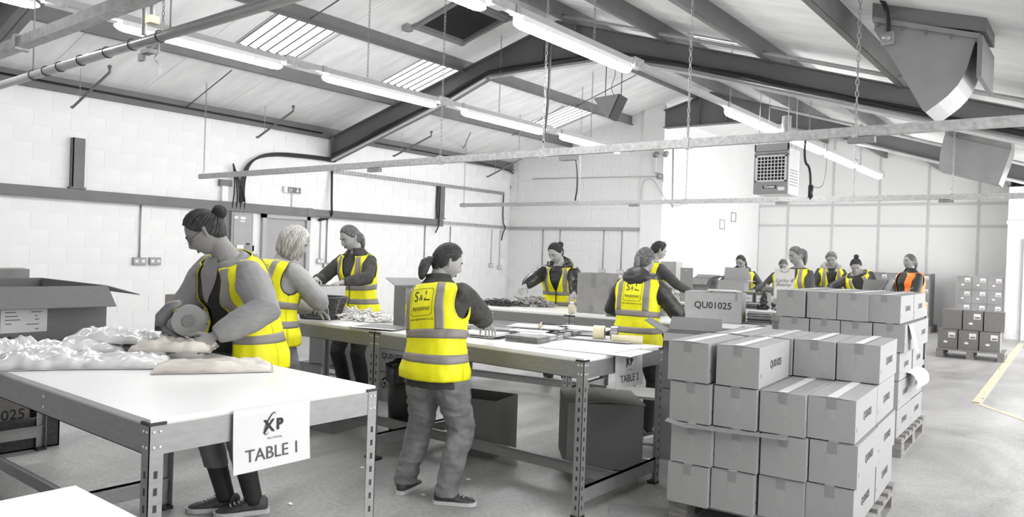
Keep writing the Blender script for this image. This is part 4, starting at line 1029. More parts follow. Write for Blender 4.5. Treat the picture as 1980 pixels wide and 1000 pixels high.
TS = [-0.16, -0.10, -0.03, 0.05, 0.14, 0.24, 0.33, 0.40, 0.445, 0.475, 0.50, 0.525, 0.55, 0.58, 0.64]
TX_ = [0.160, 0.170, 0.176, 0.162, 0.146, 0.152, 0.163, 0.172, 0.170, 0.145, 0.105, 0.072, 0.056, 0.053, 0.053]
TY_ = [0.118, 0.125, 0.128, 0.115, 0.105, 0.108, 0.116, 0.108, 0.098, 0.086, 0.074, 0.064, 0.056, 0.055, 0.056]
class Body:
    def __init__(s, H=1.65, wdt=1.0, lean=0.0, side=0.0, twist=0.0, bust=0.02, belly=0.0, drop=0.0, hipshift=(0, 0)):
        s.k = H/1.65; s.w = wdt; s.lean = math.radians(lean); s.side = math.radians(side); s.tw = math.radians(twist)
        s.bust = bust; s.belly = belly; s.hip = Vector((hipshift[0], hipshift[1], 0.885*s.k-drop))
        s.tab = []; p = s.hip.copy(); ds = 0.01
        for i in range(70):
            t = i*ds; s.tab.append(p.copy()); p = p + s.up(t)*ds*s.k
    def sm(s, t, a=0.34): t = max(0, min(1, t/a)); return t*t*(3-2*t)
    def up(s, t):
        a = s.lean*s.sm(t); b = s.side*s.sm(t)
        return Vector((math.sin(b), math.sin(a)*math.cos(b), math.cos(a)*math.cos(b))).normalized()
    def pos(s, t):
        if t < 0: return s.hip + Vector((0, 0, t*s.k))
        i = min(68, t/0.01); j = int(i); f = i-j
        return s.tab[j]*(1-f)+s.tab[j+1]*f
    def fr(s, t):
        U = s.up(t) if t >= 0 else Vector((0, 0, 1)); a = s.tw*s.sm(t, 0.42)
        X0 = Vector((math.cos(a), math.sin(a), 0)); X = (X0-U*X0.dot(U)).normalized(); F = U.cross(X).normalized()
        return s.pos(t), X, F, U
    def surf(s, th, t, off=0.0, wr=0.0):
        c, X, F, U = s.fr(t); rx = float(np.interp(t, TS, TX_)); ry = float(np.interp(t, TS, TY_))
        ww = 1+(s.w-1)*(1.0 if t < 0.46 else max(0, 1-(t-0.46)/0.06))
        rx = rx*ww; ry = ry*(1+(ww-1)*1.1)
        ct, st = math.cos(th), math.sin(th); n = 2/2.35
        x = math.copysign(abs(ct)**n, ct); y = math.copysign(abs(st)**n, st)
        ex = 0.0
        if st > 0: ex = s.bust*math.exp(-((t-0.335)/0.065)**2)*st**2 + s.belly*math.exp(-((t-0.10)/0.11)**2)*st
        else: ex = -0.012*math.exp(-((t+0.05)/0.08)**2)*abs(st)
        if wr: off = off + wr*noise.noise((3.1*ct+1.7*s.w, 2.6*st, t*9+s.lean*3)) + 0.5*wr*noise.noise((6*ct, 5*st+3, t*17))
        return c + X*((rx*s.k+off)*x) + F*((ry*s.k+off)*y+ex*s.k)

def loft(mb, rows, m=None, close=True, cap=True, smooth=True):
    n = len(rows[0]); vs = [p for r in rows for p in r]; fs = []
    for i in range(len(rows)-1):
        for j in range(n if close else n-1):
            fs.append((i*n+j, i*n+(j+1) % n, (i+1)*n+(j+1) % n, (i+1)*n+j))
    if cap and close: fs.append(tuple(range(n-1, -1, -1))); fs.append(tuple((len(rows)-1)*n+j for j in range(n)))
    mb.add(vs, fs, m, smooth)

def ik(a, b, l1, l2, hint):
    d = b-a; L = d.length
    if L > (l1+l2)*0.995: b = a+d*((l1+l2)*0.995/L); d = b-a; L = d.length
    x = (l1*l1-l2*l2+L*L)/(2*L); h = math.sqrt(max(1e-6, l1*l1-x*x)); u = d.normalized()
    hv = Vector(hint); hv = (hv-u*hv.dot(u)).normalized()
    return a+u*x+hv*h, b
def head_pt(d, off=0.0):
    """d: unit direction in head frame (x right, y forward, z up) -> point (unit = metres for a 0.225 head)"""
    x, y, z = d
    p = Vector((0.074*x, 0.094*y, 0.114*z))
    if z < 0:
        t = -z; p.x *= 1-0.30*t**1.6
        if y < 0: p.y *= 1-0.28*t
        if y > 0: p.y += 0.016*t**2*y
    if y > 0:
        p.y *= 0.97; p.x *= 1+0.02*y
    if y < 0 and z > 0: p.y *= 1.03
    if y > 0:
        X, Z = p.x, p.z
        g = lambda cx, cz, sx, sz: math.exp(-((X-cx)/sx)**2-((Z-cz)/sz)**2)
        p.y += 0.017*g(0, -0.024, 0.011, 0.017) + 0.011*g(0, -0.006, 0.009, 0.024)           # nose
        p.y += 0.004*(g(0.012, -0.033, 0.007, 0.008)+g(-0.012, -0.033, 0.007, 0.008))
        p.y -= 0.010*(g(0.031, 0.006, 0.017, 0.012)+g(-0.031, 0.006, 0.017, 0.012))           # sockets
        p.y += 0.004*(g(0.028, 0.027, 0.022, 0.008)+g(-0.028, 0.027, 0.022, 0.008))           # brow
        p.y += 0.005*g(0, -0.060, 0.020, 0.009) - 0.003*g(0, -0.075, 0.02, 0.006)
        p.y += 0.007*g(0, -0.092, 0.020, 0.013)                                                # chin
        p.y += 0.004*(g(0.042, -0.025, 0.018, 0.02)+g(-0.042, -0.025, 0.018, 0.02))           # cheeks
    if off: p += Vector((x, y, z))*off
    return p

def hand_mb(mb, w, d, pn, s=1.0, curl=25, right=True, splay=4, r=1.0):
    """w wrist point, d finger direction, pn palm normal direction (side fingers curl toward)"""
    d = d.normalized(); pn = (pn-d*pn.dot(d)).normalized(); side = d.cross(pn)   # across the palm
    th = side if right else -side
    rows = []
    for t, hw, ht in ((-0.03, 0.024, 0.019), (0.0, 0.026, 0.018), (0.03, 0.036, 0.016), (0.065, 0.042, 0.014), (0.088, 0.040, 0.011), (0.094, 0.034, 0.006)):
        c = w+d*t*s; rows.append([c+side*(hw*s*math.cos(a))+pn*(ht*s*math.sin(a)) for a in [2*PI*i/14 for i in range(14)]])
    loft(mb, rows)
    L = {0: (0.040, 0.025, 0.020), 1: (0.045, 0.028, 0.022), 2: (0.042, 0.026, 0.021), 3: (0.033, 0.020, 0.018)}
    for f in range(4):
        o = (1.5-f)*0.0215; ang = math.radians(splay)*(1.5-f)
        base = w+d*(0.078-0.004*abs(f-1))*s+th*(o*s)
        dd = (d*math.cos(ang)+th*math.sin(ang)).normalized(); pts = [base-dd*0.02*s, base]; p = base; q = 0
        for k, l in enumerate(L[f]):
            q += math.radians(curl*(0.8, 1.1, 0.8)[k]); v = dd*math.cos(q)+pn*math.sin(q); p = p+v*l*s; pts.append(p)
        rr = 0.0086*s*r
        mb.tube(pts, [rr, rr, rr*0.95, rr*0.88, rr*0.72], 8); mb.ball(pts[-1], rr*0.74, n=8, k=6)
    b = w+d*0.022*s+th*0.026*s+pn*0.006*s; v1 = (d*0.62+th*0.68+pn*0.35).normalized(); v2 = (d*0.85+th*0.25+pn*0.5).normalized()
    p1 = b+v1*0.038*s; p2 = p1+v2*0.030*s; p3 = p2+(v2+pn*0.25).normalized()*0.024*s
    mb.tube([b-v1*0.02*s, b, p1, p2, p3], [0.014*s, 0.0135*s, 0.0105*s, 0.0098*s, 0.0078*s], 8); mb.ball(p3, 0.0080*s, n=8, k=6)

def person(label, loc, rz, H=1.65, w=1.0, lean=0, side=0, twist=0, bust=0.02, belly=0.0, drop=0.0, hip=(0, 0),
           hp=20, hy=0, hr=0, rh=(0.16, 0.36, 1.0), lh=(-0.16, 0.36, 1.0), rhint=(0.7, -0.3, -0.8), lhint=(-0.7, -0.3, -0.8),
           rpalm=(0, 0, -1), lpalm=(0, 0, -1), rcurl=22, lcurl=22, feet=((-0.11, 0.0), (0.11, 0.0)), toe=(8, -8),
           top=None, top_off=0.016, hem=-0.06, collar='shirt', bottoms=None, leg_r=1.0, shoe='trainer', hair='pony', hm=None,
           vest='closed', vm=None, logo=False, skin=None, vox=0.009, wr=0.006, glasses=False, legs=True, hood=None, sleeve_r=1.0,
           smile=False, lower_leg=None, vest_flare=0.012, vest_hem=-0.09, wl=None, wrt=None, inner=None, crop=False, tail=None, neckline=0.30, pouch=None, bind=None):
    B = Body(H, w, lean, side, twist, bust, belly, drop, hip); k = B.k; top = top or mat('jacket_black', 0.02, 0.7, var=0.15); bottoms = bottoms or mat('trousers_black', 0.018, 0.8, var=0.1)
    skin = skin or skin_m; hm = hm or HM; vm = vm or YEL
    R = thing('person', label, 'person', (loc[0], loc[1], 0), rz)
    # ---- joints
    c, X, F, U = B.fr(0.435)
    SH = {1: c+X*(0.158*k*w), -1: c-X*(0.158*k*w)}
    IM = (Matrix.Translation((loc[0], loc[1], 0)) @ Matrix.Rotation(rz, 4, 'Z')).inverted()
    if wrt: rh = IM @ Vector(wrt)
    if wl: lh = IM @ Vector(wl)
    tgt = {1: Vector(rh), -1: Vector(lh)}; hint = {1: rhint, -1: lhint}; EL, WR = {}, {}
    for q in (1, -1): EL[q], WR[q] = ik(SH[q], tgt[q], 0.285*k, 0.255*k, hint[q])
    # head frame
    a, b, r_ = math.radians(hy), -math.radians(hp), math.radians(hr)
    HF = Matrix.Rotation(a, 3, 'Z') @ Matrix.Rotation(b, 3, 'X') @ Matrix.Rotation(r_, 3, 'Y')
    hu, hf = HF @ Vector((0, 0, 1)), HF @ Vector((0, 1, 0))
    nb = B.pos(0.545); ntop = nb + ((B.up(0.55)+hu).normalized())*0.045*k
    hc = ntop + hu*0.078*k + hf*0.022*k; hs = k*1.0
    MH = Matrix.Translation(hc) @ HF.to_4x4() @ Matrix.Scale(hs, 4)
    # ---- body: head and neck
    parts = []
    mb = MB(); n1, n2 = 44, 34; vs = [MH @ head_pt((0, 0, -1))]
    for i in range(1, n2):
        el = -PI/2+PI*i/n2
        for j in range(n1):
            az = 2*PI*j/n1; vs.append(MH @ head_pt((math.cos(el)*math.sin(az), math.cos(el)*math.cos(az), math.sin(el))))
    vs.append(MH @ head_pt((0, 0, 1))); fs = [(0, 1+j, 1+(j+1) % n1) for j in range(n1)]
    for i in range(n2-2):
        for j in range(n1): fs.append((1+i*n1+j, 1+(i+1)*n1+j, 1+(i+1)*n1+(j+1) % n1, 1+i*n1+(j+1) % n1))
    Lq = len(vs)-1; fs += [(Lq, 1+(n2-2)*n1+(j+1) % n1, 1+(n2-2)*n1+j) for j in range(n1)]
    mb.add(vs, fs, None, True)
    for q in (1, -1):   # ears
        mb.tube([MH @ Vector(p) for p in ((q*0.070, -0.006, -0.030), (q*0.078, -0.014, -0.006), (q*0.079, -0.018, 0.014), (q*0.073, -0.006, 0.020))], [0.007*hs, 0.010*hs, 0.012*hs, 0.007*hs], 8)
    mb.tube([B.pos(0.44), B.pos(0.50), nb, (nb+ntop)/2, ntop+hu*0.02, hc-hu*0.03*k-hf*0.012*k], [0.10*k, 0.075*k, 0.057*k, 0.053*k, 0.052*k, 0.055*k], 16)
    parts.append((*remesh(mb, 0.0048 if vox < 0.012 else 0.007, smooth_it=1), 0))
    # hands
    for q in (1, -1):
        d = (WR[q]-EL[q]).normalized(); hd = (d+Vector((0, 0, -0.15))).normalized() if True else d
        mb = MB(); hand_mb(mb, WR[q]+d*0.012, hd, Vector(rpalm if q == 1 else lpalm), 0.95*k, rcurl if q == 1 else lcurl, right=(q == 1))
        mb.tube([EL[q].lerp(WR[q], 0.7), WR[q], WR[q]+d*0.01], [0.030*k, 0.024*k, 0.023*k], 10)
        parts.append((*remesh(mb, 0.0038 if vox < 0.012 else 0.006, smooth_it=1), 0))
    # limbs and trunk
    mb = MB()
    loft(mb, [[B.surf(2*PI*j/24, t, -0.006) for j in range(24)] for t in (-0.12, -0.06, 0, 0.08, 0.16, 0.24, 0.32, 0.40, 0.44, 0.47, 0.50, 0.53)])
    for q in (1, -1):
        mb.tube([SH[q]-X*q*0.03, SH[q], SH[q].lerp(EL[q], 0.5), EL[q], EL[q].lerp(WR[q], 0.4), WR[q]], [0.05*k, 0.052*k, 0.044*k, 0.037*k, 0.036*k, 0.024*k], 12)
    HJ, KN, AN = {}, {}, {}
    for i, q in ((0, -1), (1, 1)):
        HJ[q] = B.hip+Vector((q*0.088*k*w, 0, -0.045*k)); ft = Vector((feet[i][0], feet[i][1], 0.085*k))
        KN[q], AN[q] = ik(HJ[q], ft, 0.405*k, 0.40*k, (q*0.15, 1, 0.1))
        if legs: mb.tube([HJ[q], HJ[q].lerp(KN[q], 0.5), KN[q], KN[q].lerp(AN[q], 0.35), AN[q]], [0.085*k, 0.070*k, 0.052*k, 0.050*k, 0.034*k], 12)
    parts.append((*remesh(mb, 0.02, smooth_it=1), 0))
    link('body', join_raw(parts, 'body', [skin]), R)
    # ---- clothes
    mb = MB(); o_ = top_off
    ts = [hem-0.005, hem]+[t for t in np.arange(hem+0.04, 0.47, 0.035)]+[0.475, 0.495, 0.51]
    loft(mb, [[B.surf(2*PI*j/32, float(t), (o_ if i else o_-0.01)) for j in range(32)] for i, t in enumerate(ts)])
    sr = sleeve_r
    for q in (1, -1):
        d2 = (WR[q]-EL[q]).normalized(); we = WR[q]-d2*0.002
        mb.tube([SH[q]-X*q*0.06+U*0.008, SH[q]+X*q*0.005, SH[q].lerp(EL[q], 0.28), SH[q].lerp(EL[q], 0.6), EL[q], EL[q].lerp(we, 0.35), EL[q].lerp(we, 0.75), we],
                [0.058*k, (0.058+o_*0.4)*k*min(sr, 1.1), (0.061+o_*0.5)*k*sr, (0.055+o_*0.6)*k*sr, (0.052+o_*0.6)*k*sr, (0.049+o_*0.6)*k*sr, (0.040+o_*0.5)*k*sr, 0.033*k*sr], 14)
    link('top', join_raw([(*remesh(mb, vox, wr, (8, 8, 13), seed=loc[0]), 0)], 'top', [top]), R)
    if collar == 'stand':
        cm = MB(); rows = []
        for t, of in ((0.485, 0.020), (0.515, 0.022), (0.545, 0.018), (0.565, 0.020)):
            rows.append([B.surf(PI/2+0.25+(2*PI-0.5)*j/30, t, of) for j in range(31)])
        loft(cm, rows, close=False); o = cm.build('collar', top, R); sd = o.modifiers.new('s', 'SOLIDIFY'); sd.thickness = 0.006
    if hood:
        # collapsed hood lying on the shoulders behind the neck
        c2, X2, F2, U2 = B.fr(0.50); hmb = MB()
        hmb.ball((0, 0, 0), (0.135*k, 0.075*k, 0.105*k), n=20, k=14, M=Matrix.Translation(c2-F2*0.085*k-U2*0.005) @ frame((0, 0, 0), X2, F2))
        for q in (1, -1): hmb.tube([c2+X2*q*0.11*k-F2*0.06*k, c2+X2*q*0.115*k+U2*0.02*k, c2+X2*q*0.085*k+F2*0.06*k+U2*0.00, c2+X2*q*0.04*k+F2*0.10*k-U2*0.06*k], [0.045*k, 0.042*k, 0.035*k, 0.02*k], 10)
        o = link('hood', join_raw([(*remesh(hmb, vox, 0.012, (7, 7, 22)), 0)], 'hood', [hood if not isinstance(hood, bool) else top]), R)
    if legs:
        mb = MB(); lr = leg_r
        loft(mb, [[B.surf(2*PI*j/28, t, 0.008) for j in range(28)] for t in (-0.13, -0.09, -0.04, 0.02, 0.08)])
        for q in (1, -1):
            a_ = AN[q]+Vector((0, 0, 0.0)); kn = KN[q]
            if crop: a_ = kn.lerp(AN[q], 0.52)
            mb.tube([HJ[q]+Vector((0, 0, 0.02)), HJ[q].lerp(kn, 0.3), HJ[q].lerp(kn, 0.7), kn, kn.lerp(a_, 0.35), kn.lerp(a_, 0.8), a_, a_-Vector((0, 0, 0.025))],
                    [0.100*k*w*lr, 0.094*k*w*lr, 0.078*k*lr, 0.070*k*lr, 0.068*k*lr, 0.062*k*lr, 0.063*k*lr, 0.060*k*lr], 16)
        link('trousers', join_raw([(*remesh(mb, max(vox, 0.009), wr*1.3, (7, 7, 15), seed=3.3), 0)], 'trousers', [bottoms]), R)
        if crop:
            for q in (1, -1): MB().tube([KN[q].lerp(AN[q], 0.3), KN[q].lerp(AN[q], 0.6), AN[q], AN[q]-Vector((0, 0, 0.03))], [0.056*k, 0.052*k, 0.046*k, 0.046*k], 16, blk).build('sock', parent=R)
        if tail:
            tm_ = MB(); loft(tm_, [[B.surf(-0.5+1.7*j/14, float(t), 0.03+0.03*math.sin(j*0.9)*min(1, abs(t)*2)) for j in range(15)] for t in np.linspace(-0.05, -0.56, 18)], close=False)
            o = tm_.build('cardigan_tail', tail, R); o.modifiers.new('s', 'SOLIDIFY').thickness = 0.004
        for i, q in ((0, -1), (1, 1)):
            M = Matrix.Translation(Vector((AN[q].x, AN[q].y, 0))) @ Matrix.Rotation(math.radians(toe[i]), 4, 'Z') @ Matrix.Scale(k, 4)
            sm2 = MATS.get('shoe_dark') or mat('shoe_dark', 0.05, 0.6, var=0.4, scale=30)
            up_ = MB(); rows = []
            for y, hw, z0, z1 in ((-0.075, 0.022, 0.02, 0.075), (-0.06, 0.034, 0.012, 0.092), (-0.01, 0.037, 0.012, 0.090), (0.04, 0.040, 0.012, 0.078), (0.09, 0.045, 0.012, 0.058), (0.14, 0.044, 0.012, 0.046), (0.17, 0.034, 0.014, 0.038), (0.185, 0.015, 0.018, 0.03)):
                rows.append([(hw*math.copysign(abs(math.cos(a))**0.8, math.cos(a)), y, (z0+z1)/2+(z1-z0)/2*math.sin(a)) for a in [2*PI*j/16 for j in range(16)]])
            loft(up_, [[M @ Vector(p) for p in r] for r in rows]); so = up_.build('shoe', sm2, R)
            sl = MB(); rows = []
            for y, hw in ((-0.085, 0.018), (-0.07, 0.034), (-0.01, 0.038), (0.05, 0.041), (0.10, 0.048), (0.15, 0.046), (0.18, 0.034), (0.195, 0.014)):
                rows.append([M @ Vector(p) for p in ((-hw, y, 0.002), (hw, y, 0.002), (hw*1.02, y, 0.026), (-hw*1.02, y, 0.026))])
            loft(sl, rows, smooth=False); sl.build('sole', mat('shoe_sole', 0.55, 0.6, var=0.1), so)
            if vox < 0.012:
                la = MB()
                for z in range(5):
                    y = 0.03+z*0.02; zz = 0.086-z*0.008; la.tube([M @ Vector((-0.02, y, zz)), M @ Vector((0, y+0.006, zz+0.004)), M @ Vector((0.02, y, zz))], 0.003, 5)
                la.tube([M @ Vector(p) for p in ((0, 0.03, 0.092), (0.03, 0.03, 0.11), (0.035, 0.045, 0.10), (0.01, 0.032, 0.092), (-0.03, 0.035, 0.108), (-0.03, 0.05, 0.098), (0, 0.034, 0.092))], 0.0025, 5)
                la.build('laces', mat('shoe_sole', 0.55), so)
    if inner:   # dark scooped top under an open cardigan, and the bare neck above it
        im = MB(); rows = []
        for t in np.linspace(hem, 0.49, 28):
            t = float(t); g0 = 0.66; rows.append([B.surf(PI/2-g0+2*g0*j/20, t, top_off+0.004) for j in range(21)])
        loft(im, rows, close=False); o = im.build('inner_top', inner, R); o.modifiers.new('s', 'SOLIDIFY').thickness = 0.003
        im = MB(); rows = []
        for t in np.linspace(0.33, 0.535, 20):
            t = float(t); g0 = 0.02+0.48*(t-0.33)/0.2; rows.append([B.surf(PI/2-g0+2*g0*j/14, t, top_off+0.009 if t < 0.47 else top_off+0.009-(t-0.47)*0.25) for j in range(15)])
        loft(im, rows, close=False); im.build('bare_chest', skin, R)
    # ---- vest
    if vest:
        vo = top_off+0.016
        def VS(th, t, ex=0.0): return B.surf(th, t, vo+ex+vest_flare*max(0, min(1, (0.15-t)/0.25)), 0.007)
        tN, tH = 0.495, vest_hem
        def gap(t):
            if vest == 'open': return 0.40+0.12*max(0, (t-0.1)/0.4)
            g = 0.018+max(0, (t-neckline)/(tN-neckline))**0.9*0.36 if t > neckline else 0.018
            return min(g, 1.0)
        def arm(t):
            u = (t-0.385)/0.115
            return 0.46*math.sqrt(max(0, 1-u*u)) if abs(u) < 1 else 0.0
        tl = sorted(set([round(float(x), 4) for x in np.linspace(tH, tN, 44)]))
        cols = 20
        vb = MB()
        loft(vb, [[VS(PI+arm(t)+(PI-2*arm(t))*j/(2*cols), t) for j in range(2*cols+1)] for t in tl], close=False)
        loft(vb, [[VS(arm(t)+(PI/2-gap(t)-arm(t))*j/cols, t) for j in range(cols+1)] for t in tl], close=False)
        loft(vb, [[VS(PI/2+gap(t)+(PI/2-gap(t)-arm(t))*j/cols, t) for j in range(cols+1)] for t in tl], close=False)
        vo_ = vb.build('safety_vest', vm, R); sd = vo_.modifiers.new('s', 'SOLIDIFY'); sd.thickness = 0.003; sd.offset = 0
        rb = REF if vm is not ORA else REF
        def band(t0, t1, th0, th1, n=40):
            m_ = MB(); loft(m_, [[VS(th0+(th1-th0)*j/n, t0+(t1-t0)*i/3, 0.0025) for j in range(n+1)] for i in range(4)], close=False)
            return m_
        gg = PI/2
        for t0, t1 in (((0.165, 0.215), (0.03, 0.08)) if vm is not ORA else ()):
            g0 = gap(t0)
            m_ = band(t0, t1, PI/2+g0, PI/2+2*PI-g0, 72); o = m_.build('reflective_band', rb, R); o.modifiers.new('s', 'SOLIDIFY').thickness = 0.0015
        for q in (1, -1):
            if vm is ORA: break
            # vertical strips front and back
            for fb in (1, -1):
                rows = []
                for t in np.linspace(0.213, 0.492, 24):
                    t = float(t); r = []
                    rx = float(np.interp(t, TS, TX_))*w
                    f_ = max(0, (t-0.44)/0.055)
                    x0, x1 = (0.098-0.012*f_, 0.146-0.018*f_) if fb == -1 else (0.084-0.004*f_, 0.130-0.012*f_)
                    if fb == 1 and vest == 'open': x0, x1 = 0.105-0.01*f_, 0.152-0.02*f_
                    for j in range(5):
                        xx = (x0+(x1-x0)*j/4)*w**0.5
                        cc = min(0.985, xx/(rx+vo)); th = math.acos(cc**(2.35/2))
                        if fb == 1: th = min(th, PI/2-gap(t)-0.01); th = max(th, arm(t)+0.0)
                        else: th = -max(th, arm(t))
                        if q == -1: th = PI-th
                        r.append(VS(th, t, 0.0035))
                    rows.append(r)
                m_ = MB(); loft(m_, rows, close=False); o = m_.build('reflective_strip', rb, R); o.modifiers.new('s', 'SOLIDIFY').thickness = 0.0015
        # edge bindings
        bm2 = bind or vm
        for q in (0, 1):
            ring = []
            for i in range(33):
                u = -1+2*i/32; t = 0.385+0.115*u; ring.append(VS((arm(t) if q == 0 else PI-arm(t)), t, 0.001))
            for i in range(33):
                u = 1-2*i/32; t = 0.385+0.115*u; ring.append(VS((-arm(t) if q == 0 else PI+arm(t)), t, 0.001))
            MB().tube(ring, 0.0042, 6, caps=False).build('armhole_binding', bm2, R)
        if logo:
            def vmap(me, s0, size, nm, x0=0.0):
                m3 = me.copy(); 
                for v in m3.vertices:
                    x, y = v.co.x+x0, v.co.y; t = s0+y/k
                    rx = (float(np.interp(t, TS, TX_))*w*k+vo); cc = max(-0.97, min(0.97, x/rx)); th = -math.acos(math.copysign(abs(cc)**(2.35/2), cc))
                    v.co = VS(th, t, 0.0030)
                if not m3.materials: m3.materials.append(MATS['ink'])
                m3.materials[0] = MATS['ink']
                link(nm, m3, R)
            vmap(text_mesh('S', 0.085), 0.405, 0, 'vest_print', -0.040); vmap(text_mesh('&', 0.048), 0.398, 0, 'vest_print', 0.0); vmap(text_mesh('L', 0.085), 0.405, 0, 'vest_print', 0.040)
            vmap(text_mesh('Personnel', 0.0345, 0.0, 0.0, 0.95), 0.328, 0, 'vest_print', 0.0)
            vmap(text_mesh('www.slpersonnel.co.uk', 0.0185), 0.268, 0, 'vest_print', 0.0)
            # rounded frame and rule
            fr_ = bpy.data.meshes.new('f'); pts = []; a_, b_, rr2 = 0.078, 0.078, 0.022
            for cx, cy, s0 in ((a_-rr2, b_-rr2, 0), (-a_+rr2, b_-rr2, PI/2), (-a_+rr2, -b_+rr2, PI), (a_-rr2, -b_+rr2, 1.5*PI)):
                for i in range(7): an = s0+i/6*PI/2; pts.append((cx+rr2*math.cos(an), cy+rr2*math.sin(an)))
            dens = []
            for p, q2 in zip(pts, pts[1:]+pts[:1]):
                nseg = max(1, int(math.hypot(q2[0]-p[0], q2[1]-p[1])/0.015))
                for i in range(nseg): dens.append((p[0]+(q2[0]-p[0])*i/nseg, p[1]+(q2[1]-p[1])*i/nseg))
            nn = len(dens); vv = []; 
            for p in dens: vv += [(p[0]*0.985, p[1]*0.985, 0), (p[0]*1.015, p[1]*1.015, 0)]
            ff = [(2*i, 2*i+1, 2*((i+1) % nn)+1, 2*((i+1) % nn)) for i in range(nn)]
            o0 = len(vv)
            for i in range(13): x = -0.066+0.011*i; vv += [(x, -0.032, 0), (x, -0.0335, 0)]
            ff += [(o0+2*i, o0+2*i+1, o0+2*i+3, o0+2*i+2) for i in range(12)]
            fr_.from_pydata(vv, [], ff); vmap(fr_, 0.372, 0, 'vest_print')
    # ---- face
    def HP(x, y, z): return MH @ Vector((x, y, z))
    def onface(x, z, off=0.0):
        # find front surface y at given x,z by marching directions
        best = None
        for i in range(60):
            el = math.asin(max(-1, min(1, z/0.114))); 
            az = i*0.02
            p = head_pt((math.cos(el)*math.sin(az), math.cos(el)*math.cos(az), math.sin(el)))
            if best is None or abs(p.x-abs(x)) < best[0]: best = (abs(p.x-abs(x)), p.y)
        return best[1]+off
    near = vox < 0.016
    for q in (1, -1):
        y = onface(0.031, 0.006)
        eb = MB(); eb.ball((0, 0, 0), 0.0125*hs, n=12, k=8, M=Matrix.Translation(HP(q*0.031, y-0.0075, 0.005)) @ HF.to_4x4())
        ey = eb.build('eye', eye_m, R)
        ir = MB().ball((0, 0, 0), (0.0055*hs, 0.003*hs, 0.0055*hs), iris_m, 10, 6, M=Matrix.Translation(HP(q*0.031, y+0.0032, 0.001)) @ HF.to_4x4()).build('iris', parent=ey)
        MB().ball((0, 0, 0), (0.0150*hs, 0.0135*hs, 0.0105*hs), skin, 12, 8, M=Matrix.Translation(HP(q*0.031, y-0.0072, 0.0088)) @ HF.to_4x4()).build('eyelid', parent=R)
        MB().tube([HP(q*(0.031+dx), y+0.0060-abs(dx)*0.35, 0.0000-abs(dx)*0.10+0.0) for dx in (-0.014, -0.007, 0, 0.007, 0.014)], 0.0020*hs, 5, iris_m).build('eyelashes', parent=R)
        MB().tube([HP(q*xx, onface(xx, zz)+0.001, zz) for xx, zz in ((0.013, 0.024), (0.024, 0.028), (0.036, 0.029), (0.047, 0.023))], [0.0026*hs, 0.0038*hs, 0.0034*hs, 0.0014*hs], 6, brow_m).build('eyebrow', parent=R)
    ly = onface(0, -0.060)
    lb = MB(); wd_ = 0.030 if smile else 0.023
    lb.tube([HP(x, ly+0.000-x*x*9, -0.0565+(0.010*(abs(x)/wd_)**2 if smile else -0.001*abs(x)/wd_)) for x in (-wd_, -wd_/2, 0, wd_/2, wd_)], [0.001*hs, 0.0035*hs, 0.0035*hs, 0.0035*hs, 0.001*hs], 6)
    lb.tube([HP(x, ly+0.000-x*x*9, -0.0645+(0.014*(abs(x)/wd_)**2 if smile else 0.002*abs(x)/wd_)) for x in (-wd_*0.9, -wd_/2, 0, wd_/2, wd_*0.9)], [0.001*hs, 0.004*hs, 0.0048*hs, 0.004*hs, 0.001*hs], 6)
    lb.build('lips', lip_m, R)
    if smile: MB().tube([HP(x, ly+0.001-x*x*9, -0.061+0.012*(abs(x)/wd_)**2) for x in (-wd_*0.8, -wd_/2, 0, wd_/2, wd_*0.8)], 0.0028*hs, 5).build('teeth', mat('teeth', 0.7, 0.3, var=0), R)
    if glasses:
        g = MB()
        for q in (1, -1):
            y = onface(0.031, 0.0)+0.014
            g.tube([HP(q*0.031+0.021*math.cos(a), y-0.25*abs(0.021*math.cos(a)), 0.002+0.015*math.sin(a)) for a in [2*PI*i/16 for i in range(17)]], 0.0012*hs if glasses == 1 else 0.002*hs, 5, caps=False)
            g.tube([HP(q*0.052, y-0.006, 0.006), HP(q*0.070, 0.04, 0.008), HP(q*0.078, -0.01, 0.008)], 0.0013*hs, 5)
        g.tube([HP(-0.010, onface(0.0, 0.006)+0.006, 0.006), HP(0, onface(0, 0.006)+0.008, 0.009), HP(0.010, onface(0, 0.006)+0.006, 0.006)], 0.0012*hs, 5)
        g.build('glasses', mat('glasses_frame', 0.05, 0.3, metal=0.5), R)
    # ---- hair
    HE = [(0, 47), (25, 46), (45, 38), (64, 20), (78, 6), (92, 3), (104, -16), (120, -32), (150, -42), (180, -45)]
    if hair == 'short': HE = [(0, 42), (25, 42), (45, 36), (62, 22), (78, -2), (92, 2), (104, -14), (120, -26), (150, -34), (180, -36)]
    if hair == 'bob': HE = [(0, 40), (20, 38), (40, 24), (60, -25), (80, -40), (104, -45), (120, -50), (150, -55), (180, -55)]
    ha = [x[0] for x in HE]; he = [x[1] for x in HE]
    hb = MB(); n1, n2 = 72, 16; rows = []
    thick = {'short': 0.011, 'bob': 0.016}.get(hair, 0.0085)
    for j in range(n1):
        az = 2*PI*j/n1; ad = math.degrees(az); ad = ad if ad <= 180 else 360-ad; e0 = math.radians(float(np.interp(ad, ha, he))); row = []
        for i in range(n2+1):
            el = e0+(PI/2-e0)*i/n2; of = thick*(min(1, i/2.0))+0.0012
            d = (math.cos(el)*math.sin(az), math.cos(el)*math.cos(az), math.sin(el))
            if hair == 'short': of += 0.007*noise.noise((d[0]*7, d[1]*7, d[2]*7+loc[0]))+0.004*noise.noise((d[0]*19, d[1]*19, d[2]*19)) + (0.008 if (i > 3 and d[1] > 0.2) else 0)
            else: of += 0.0022*math.sin(d[0]*90+3*noise.noise((d[0]*4, d[1]*4, d[2]*4)))*max(0.0, math.cos(el))**0.5*(1 if i > 0 else 0)
            row.append(MH @ head_pt(d, of))
        rows.append(row)
